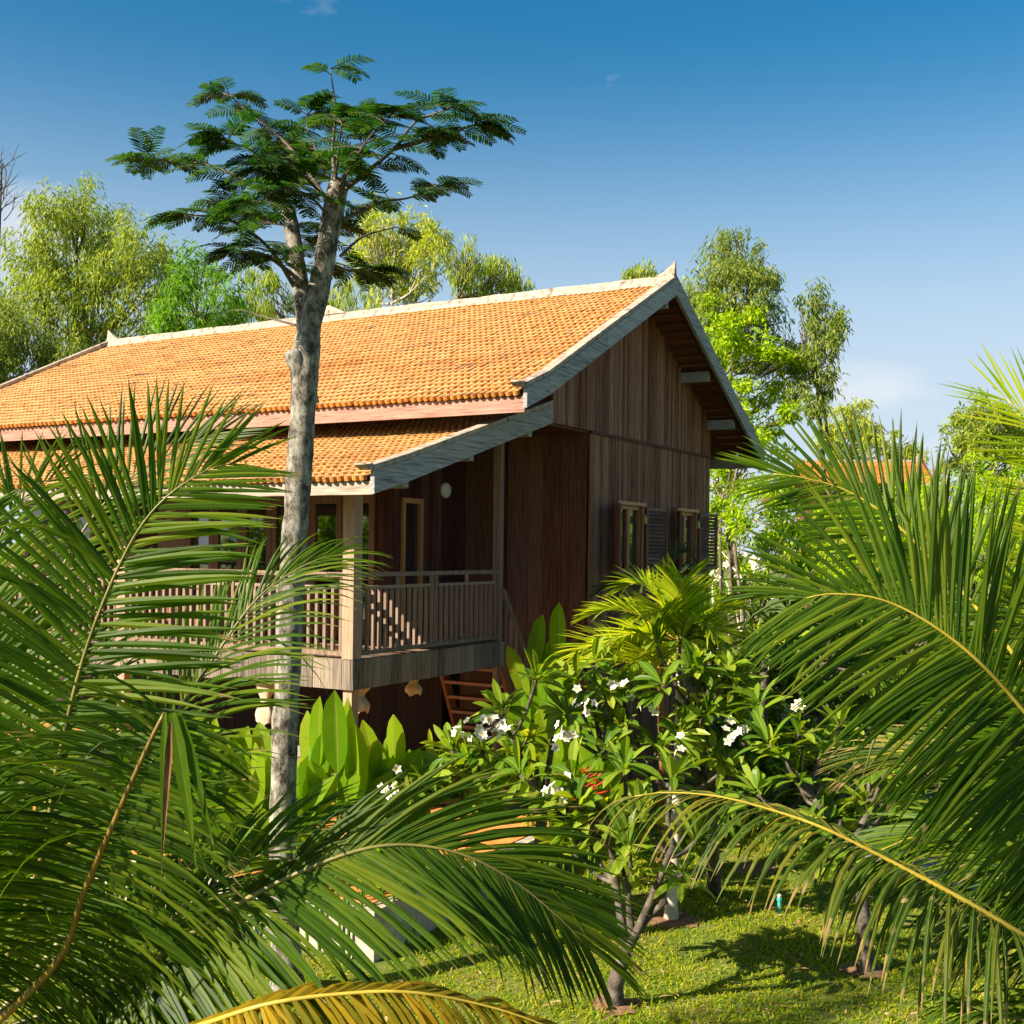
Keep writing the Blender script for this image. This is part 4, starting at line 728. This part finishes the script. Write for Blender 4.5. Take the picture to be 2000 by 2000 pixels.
CR = np.array([3.35, 5.6, 1.75]); right_palm = thing('coconut_palm', 'coconut palm at the right edge with yellow ribbed fronds arching in', 'palm', (CR[0], CR[1], 0))
mb = MB(); ts = spline([(CR[0]+.15, CR[1]+.1, -.05), (CR[0]+.05, CR[1], .8), tuple(CR)], 18); mb.tube(ts, .16 + .02*np.cos(np.arange(18)*1.9) - np.linspace(0, .04, 18), 14, rough=.08); mb.build('trunk', M['palmbark'], right_palm, smooth=True)
def RF(l, *a, **k): return frond(right_palm, [CR + np.array([0, 0, .05])] + px3(l), *a, **k)
RF([(2130,1560,5.35),(2000,1390,5.2),(1900,1282,5.1),(1800,1208,5.08),(1710,1168,5.08),(1620,1160,5.1),(1575,1168,5.12)], 1.0, 132, (-.1,-1,.4), .3, .030, 'frondd', 'rachisy', t0=.2, lift=.14, phi=([0,.3,.6,.85,1],[72,70,66,50,20]), jit=.035)
RF([(2080,1420,6.0),(1930,1215,6.2),(1830,1104,6.3),(1738,1013,6.35),(1655,959,6.4),(1573,934,6.4),(1510,925,6.42)], .80, 92, (.1,-1,.3), .15, .029, 'frond', 'rachisy', t0=.3, lift=.12, phi=([0,.4,.7,.88,1],[72,66,54,34,12]), jit=.04)
RF([(2230,1330,5.5),(2190,1100,5.4),(2120,930,5.4),(2040,840,5.4),(1965,780,5.45)], .74, 66, (-.3,-1,.2), .12, .020, 'areca', 'rachisy', t0=.3, lift=.15, phi=([0,.5,.85,1],[64,56,40,14]), label='light yellow green upright frond tip')
RF([(2330,1300,5.9),(2330,950,5.9),(2260,720,5.9),(2160,560,5.9)], .8, 44, (-.2,-1,.2), .25, .024, 'frond', t0=.35, lift=.15)
RF([(2180,1840,5.3),(2080,1870,5.0),(2000,1828,4.85),(1900,1768,4.8),(1800,1714,4.8),(1700,1662,4.82),(1600,1614,4.85),(1500,1580,4.9),(1400,1555,4.95),(1300,1548,5.0),(1240,1555,5.0)], .66, 104, (-.1,-.2,1), 1.9, .026, 'frondy', 'rachisy', t0=.15, lift=.15, phi=([0,.4,.8,1],[66,60,46,20]), label='yellowing drooping old frond', brk=.15)
RF([(2130,1620,6.0),(1980,1500,6.5),(1870,1465,6.7),(1770,1465,6.8),(1700,1480,6.8)], .82, 60, (0,-.4,.9), .45, .026, 'frondy', 'rachisy', t0=.3, lift=.1, phi=([0,.5,1],[56,42,12]))
RF([(2120,1700,5.9),(2000,1640,6.2),(1900,1620,6.35),(1800,1630,6.4),(1720,1660,6.4)], .8, 60, (0,-.4,.9), .6, .026, 'frond', 'rachisy', t0=.3, lift=.1, phi=([0,.5,1],[56,42,12]))
RF([(2230,1650,5.9),(2160,1400,6.1),(2090,1250,6.2),(2010,1200,6.2)], 1.0, 80, (-.1,-1,.2), .35, .027, 'frondd', t0=.3, lift=.12)
RF([(2200,1800,5.5),(2110,1720,5.7),(2020,1700,5.8),(1930,1720,5.9)], .9, 70, (-.1,-.8,.6), .8, .026, 'frondd', t0=.25, lift=.12)
RF([(2200,1650,5.7),(2090,1480,5.9),(2000,1380,6.1),(1930,1330,6.2)], .9, 56, (-.1,-.9,.4), .5, .027, 'frondd', t0=.25, lift=.12)
RF([(2200,1950,5.2),(2080,1990,4.9),(1980,1990,4.8),(1880,1960,4.8)], .7, 50, (0,-.3,1), 1.2, .026, 'frondd', t0=.25, lift=.1)

def small_palm(label, base, crown, fr, mat, trunkmat, tw=.05, L=.5):
    b = np.array(base); c = np.array(crown); r = thing('small_palm', label, 'palm', tuple(b)); mb = MB()
    if np.linalg.norm(c-b) > .3: mb.tube(spline([b + np.array([0, 0, -.05]), b*.5+c*.5 + np.array([.02, 0, 0]), c], 16), np.concatenate([[tw*1.6, tw*1.15], np.linspace(tw, tw*.8, 14)]), 10, rough=.03); mb.build('trunk', M[trunkmat], r, smooth=True)
    for (az, el, ln, gr) in fr:
        d = np.array([math.cos(az)*math.cos(el), math.sin(az)*math.cos(el), math.sin(el)]); pts = [c]; p = c.copy()
        for k in range(7): dd = nrm(d + np.array([0, 0, -gr])*(k/6)**1.2); p = p + dd*ln/7; pts.append(p.copy())
        sidev = nrm(np.cross(pts[4]-pts[2], (0, 0, 1.))); nn = nrm(np.cross(sidev, pts[4]-pts[2]))
        frond(r, pts, L, 34, nn, .35, .034, mat, 'rachisy' if mat == 'areca' else 'rachis', t0=.22, lift=.5, r=(.014, .004), phi=([0,.5,1],[60,50,20]), brk=.03)
    return r
b1 = WG(1310, 1795); d1 = b1[1]
small_palm('slender palm with a pale smooth trunk and sunlit yellow green fronds beside the gable windows', b1, W(1330, 1262, d1+.2), [(a, e, R.uniform(.85, 1.1), R.uniform(.9, 1.4)) for a, e in [(.2,.9),(1.1,.7),(2.0,.8),(2.9,.75),(3.5,.5),(4.2,.9),(5.0,.7),(5.8,.6),(2.6,1.2),(4.6,1.3)]], 'areca', 'palebark', .055, .48)
small_palm('low bushy palm with yellow green fronds in front of the gable wall base', WG(1290, 1700), W(1290, 1330, 12.6), [(a, e, R.uniform(1.0, 1.3), R.uniform(.8, 1.3)) for a, e in [(.1,.7),(.8,.9),(1.6,.7),(2.4,.9),(3.0,.6),(3.6,.8),(4.3,.8),(5.0,1.0),(5.7,.6)]], 'areca', 'palmbark', .05, .56)
small_palm('dark palm with bronze fronds under the first gable window', (1.95, 14.6, 0), W(1290, 1170, 14.6), [(a, e, R.uniform(.7, .95), R.uniform(1., 1.5)) for a, e in [(.3,1.0),(1.4,.6),(2.6,.7),(3.3,.6),(4.2,.8),(5.3,.8),(0,1.35)]], 'arecad', 'palmbark', .05, .42)

# ------------------------------------------------------------------ plumerias
PP = [.18, .55, .9, 1, .82, .12]
def rosettes(mb, P, U, sc=1.):
    for p, u in zip(P, U):
        n = R.integers(15, 22); az = np.sort(R.uniform(0, 2*math.pi, n)); x = nrm(np.cross(u, (0.3, .2, 1.))); y = np.cross(u, x)
        el = np.radians(R.uniform(-12, 68, n)); D = np.cos(el)[:, None]*(np.cos(az)[:, None]*x + np.sin(az)[:, None]*y) + np.sin(el)[:, None]*u
        blades(mb, p + D*.03 + u*R.uniform(-.07, .05, n)[:, None], D, u + .35*rdir(n), R.uniform(.20, .34, n)*sc, R.uniform(.065, .095, n)*sc, PP, R.uniform(.15, .8, n), .16)
def flowers(p, nn=11):
    mb = MB(); cs = p + R.normal(0, .062, (nn, 3))
    for c in cs:
        u = nrm(np.array([-.3, -.7, .55]) + .6*R.normal(size=3)); x = nrm(np.cross(u, (0.1, .2, 1.))); y = np.cross(u, x); an = np.arange(5)*2*math.pi/5 + R.uniform(0, 1)
        D = np.cos(an)[:, None]*x + np.sin(an)[:, None]*y + .25*u; blades(mb, np.repeat(c[None], 5, 0), D, np.repeat(u[None], 5, 0), .048, .034, [.35, 1, .9, .2], 0., .1)
    return mb
def plumeria(label, base, trunkpx, prim, ros, nrand, box, fl, d):
    b = np.array(base); r = thing('plumeria_tree', label, 'plumeria', tuple(b), 0, 'plumeria trees on the lawn'); mb = MB(); tp = spline([b + np.array([0, 0, -.05])] + [W(*p) for p in trunkpx], 14)
    mb.tube(tp, np.linspace(.085, .05, 14)*(1+.06*np.sin(np.arange(14)*1.7)), 10, rough=.06); fork = tp[-1]; ends = []
    for p in prim:
        e = W(*p); s = spline([fork, fork*.45 + e*.55 + R.normal(0, .06, 3) + np.array([0, 0, -.08]), e], 10); mb.tube(s, np.linspace(.042, .024, 10), 8, rough=.05); ends += [s[5], s[8], s[9]]
    ends = np.array(ends); RP = [W(u, v, d + R.uniform(-.35, .25) if dd is None else dd) for u, v, dd in ros]
    for _ in range(nrand): RP.append(W(R.uniform(box[0], box[1]), R.uniform(box[2], box[3]), d + R.uniform(-.3, .9)))
    RP = np.array(RP); U = []
    for p in RP:
        q = np.linalg.norm(ends - p, axis=1) + 1.5*np.maximum(0, ends[:, 2] - p[2] + .25); e = ends[np.argmin(q)]; u = nrm(nrm(p - e)*.6 + np.array([-.12, -.18, .75]) + .2*R.normal(size=3)); U.append(u)
        s = spline([e, (e+p)/2 + np.array([0, 0, -.06]) + R.normal(0, .04, 3), p], 8); mb.tube(s, np.linspace(.022, .016, 8), 6, rough=.08)
    mb.build('trunk', M['plumbark'], r, smooth=True); lm = MB(); rosettes(lm, RP, np.array(U)); lm.build('crown', M['plum'], r)
    for (u, v, dd, n) in fl: flowers(W(u, v, dd), n).build('flower_cluster', M['petal'], r)
plumeria('plumeria with a dark forked trunk and low leaves nearest the lawn edge', WG(1200, 1975), [(1203,1920,9.2),(1222,1862,9.2)], [(1225,1720,9.3),(1300,1760,9.1),(1315,1650,9.1),(1190,1620,9.4)],
    [(1334,1709,9.1),(1120,1523,9.5),(1018,1514,9.6),(1220,1498,9.5),(1313,1523,9.4),(1180,1620,9.5),(1260,1600,9.4),(1360,1640,9.2),(1130,1610,9.5),(1230,1690,9.3),(1080,1580,9.6)], 8, (1060,1330,1500,1680), [(1098,1540,9.4,7)], 9.4)
plumeria('large plumeria in the middle of the garden with white flowers and bare upper stems', WG(1395, 1740), [(1392,1640,11.4),(1385,1540,11.3)], [(1330,1440,11.1),(1400,1430,11.2),(1460,1420,11.2),(1250,1470,11.0),(1180,1480,11.0),(1360,1400,11.1)],
    [(1130,1334,11),(1185,1355,11),(1235,1337,11.1),(1294,1340,10.8),(1366,1309,10.9),(1282,1262,11.2),(1328,1247,11.3),(1105,1396,10.8),(1179,1464,10.6),(1285,1464,10.9),(1325,1436,10.8),(1415,1504,10.9),(1420,1310,11),(1450,1370,11.1),(1395,1280,11.3),(1210,1420,11),(1160,1300,11.4)], 16, (1130,1480,1290,1480), [(1095,1437,10.4,11),(1140,1382,10.6,7),(1432,1422,10.6,11),(1325,1470,10.6,5),(1255,1385,10.8,4),(1205,1345,10.8,4)], 11)
plumeria('plumeria reaching up toward the stair with open leaf whorls and a big white flower cluster', WG(1050, 1760), [(1055,1650,11.2),(1060,1560,11.2)], [(1000,1440,11.0),(1080,1440,11.1),(940,1540,11.0),(900,1560,11.0)],
    [(1049,1324,10.9),(980,1386,10.6),(921,1495,10.7),(943,1464,10.8),(881,1464,10.9),(860,1500,10.7),(830,1530,10.6),(1000,1480,11.),(1030,1440,11.1),(800,1560,10.5),(760,1530,10.8)], 8, (820,1060,1450,1560), [(950,1418,10.3,12),(985,1425,10.3,9),(765,1550,10.2,12),(905,1430,10.5,6)], 10.9)
plumeria('plumeria with a dark straight trunk in the shade at the lower right', WG(1690, 1900), [(1688,1820,10.1),(1680,1720,10.1)], [(1640,1600,10.2),(1700,1580,10.3),(1590,1560,10.3)],
    [(1480,1380,10.6),(1503,1454,10.4),(1526,1473,10.4),(1480,1552,10.4),(1560,1430,10.5),(1600,1480,10.5),(1640,1420,10.6),(1570,1620,10.2),(1620,1680,10.1),(1560,1530,10.4),(1700,1500,10.5),(1750,1560,10.4)], 10, (1500,1780,1440,1660), [(1560,1375,10.4,4)], 10.4)
plumeria('distant plumeria with white flowers beside the far end of the gable wall', WG(1490, 1500), [(1490,1400,14.8),(1492,1300,14.8)], [(1470,1210,14.7),(1530,1220,14.8),(1570,1240,14.8)],
    [(1475,1140,14.5),(1500,1160,14.6),(1573,1165,14.6),(1540,1190,14.6),(1450,1180,14.7),(1600,1210,14.7),(1520,1240,14.6),(1475,1250,14.6),(1713,1324,14)], 6, (1450,1620,1160,1280), [(1475,1108,14.3,12),(1400,1115,14.3,6)], 14.6)

# ------------------------------------------------------------------ heliconias
def heliconia(label, base, n, spread, h, tilt=.25, L=(.5, .85), dirx=0., red=0):
    b = np.array(base); r = thing('heliconia_clump', label, 'heliconia', tuple(b), 0, 'heliconia clumps beside the house'); sm = MB(); lm = MB()
    for i in range(n):
        p = b + np.array([R.uniform(-spread, spread), R.uniform(-spread*.5, spread*.5), -.03]); hh = h*R.uniform(.45, .78); top = p + np.array([R.uniform(-.15, .15) + dirx, R.uniform(-.12, .12), hh])
        s = spline([p, (p+top)/2 + R.normal(0, .03, 3), top], 8); sm.tube(s, np.linspace(.017, .009, 8), 6); k = R.integers(2, 5)
        for j in range(k):
            q = s[7-j] if j < 3 else s[4]; az = R.uniform(0, 2*math.pi); tl = R.uniform(.05, tilt + .30*j); d = np.array([math.cos(az)*math.sin(tl), math.sin(az)*math.sin(tl), math.cos(tl)])
            e = q + d*.14; sm.tube([q, (q+e)/2, e], [.008, .007, .006], 5); nn = nrm(np.array([-.4, -.9, .2])*R.choice([-1, 1], p=[.25, .75]) + .35*rdir(1)[0])
            blades(lm, [e], [d], [nn], R.uniform(*L), R.uniform(.19, .28), [.1, .70, .94, 1, 1, .92, .68, .06], R.uniform(.05, .7), .14)
    sm.build('stem', M['shrub'], r); lm.build('leaves', M['heli'], r)
    if red:
        f = MB()
        for i in range(red):
            p = b + np.array([R.uniform(-spread, spread), -.25, h*R.uniform(.45, .6)]); az = np.array([-1, 1]*3); D = np.stack([az*.8, np.zeros(6), np.linspace(.1, .9, 6)], 1); blades(f, p + np.outer(np.linspace(0, .22, 6), (0, 0, 1)), D, np.repeat([[0, -1, 0.]], 6, 0), .13, .035, [.8, 1, .5, .05], .2, .3)
        f.build('flower_bract', M['bract'], r)
    return r
heliconia('tall heliconia clump with broad sunlit leaves right of the forked trunk', (-1.55, 10.55, 0), 13, .38, 2.0)
heliconia('heliconia clump left of the forked trunk half hidden by palm leaflets', (-2.65, 10.9, 0), 14, .42, 1.75)
heliconia('sparse heliconia clump in front of the terrace wall at far left', (-3.7, 11.4, 0), 9, .4, 1.5)
heliconia('heliconia clump with upright leaves in front of the dark space under the deck', (-.95, 10.75, 0), 9, .22, 1.6, .2)
heliconia('large leaved heliconia clump standing beside the stair and recessed wall', (.50, 13.5, 0), 10, .22, 2.95, .18, (.5, .75), red=0)
heliconia('heliconia clump with red bracts hidden among the plumeria stems', (.75, 12.3, 0), 8, .35, 2.0, .3, red=4)

# ------------------------------------------------------------------ small garden things
p = WG(1522, 1785); s = thing('sprinkler', 'small teal sprinkler head sticking out of the sunny lawn', 'sprinkler', tuple(p))
MB().tube([(0,0,-.02),(0,0,.13),(0,0,.14),(0,0,.17)], [.02,.02,.028,.026], 10).build('riser', M['teal'], s, local=True)
MB().tube([(0,0,.17),(0,0,.19),(0,0,.205)], [.02,.024,.012], 10).build('nozzle', M['stone'], s, local=True)
p = WG(182, 2003); s = thing('garden_stake', 'thin teal garden stake in the grass under the left palm', 'stake', tuple(p))
MB().tube([(0,0,-.02),(0,0,.2),(.004,0,.38)], [.014,.014,.013], 8).build('rod', M['teal'], s, local=True)
MB().tube([(.004,0,.38),(.004,0,.40),(.004,0,.42)], [.02,.022,.012], 8).build('rod_tip', M['teal'], s, local=True)
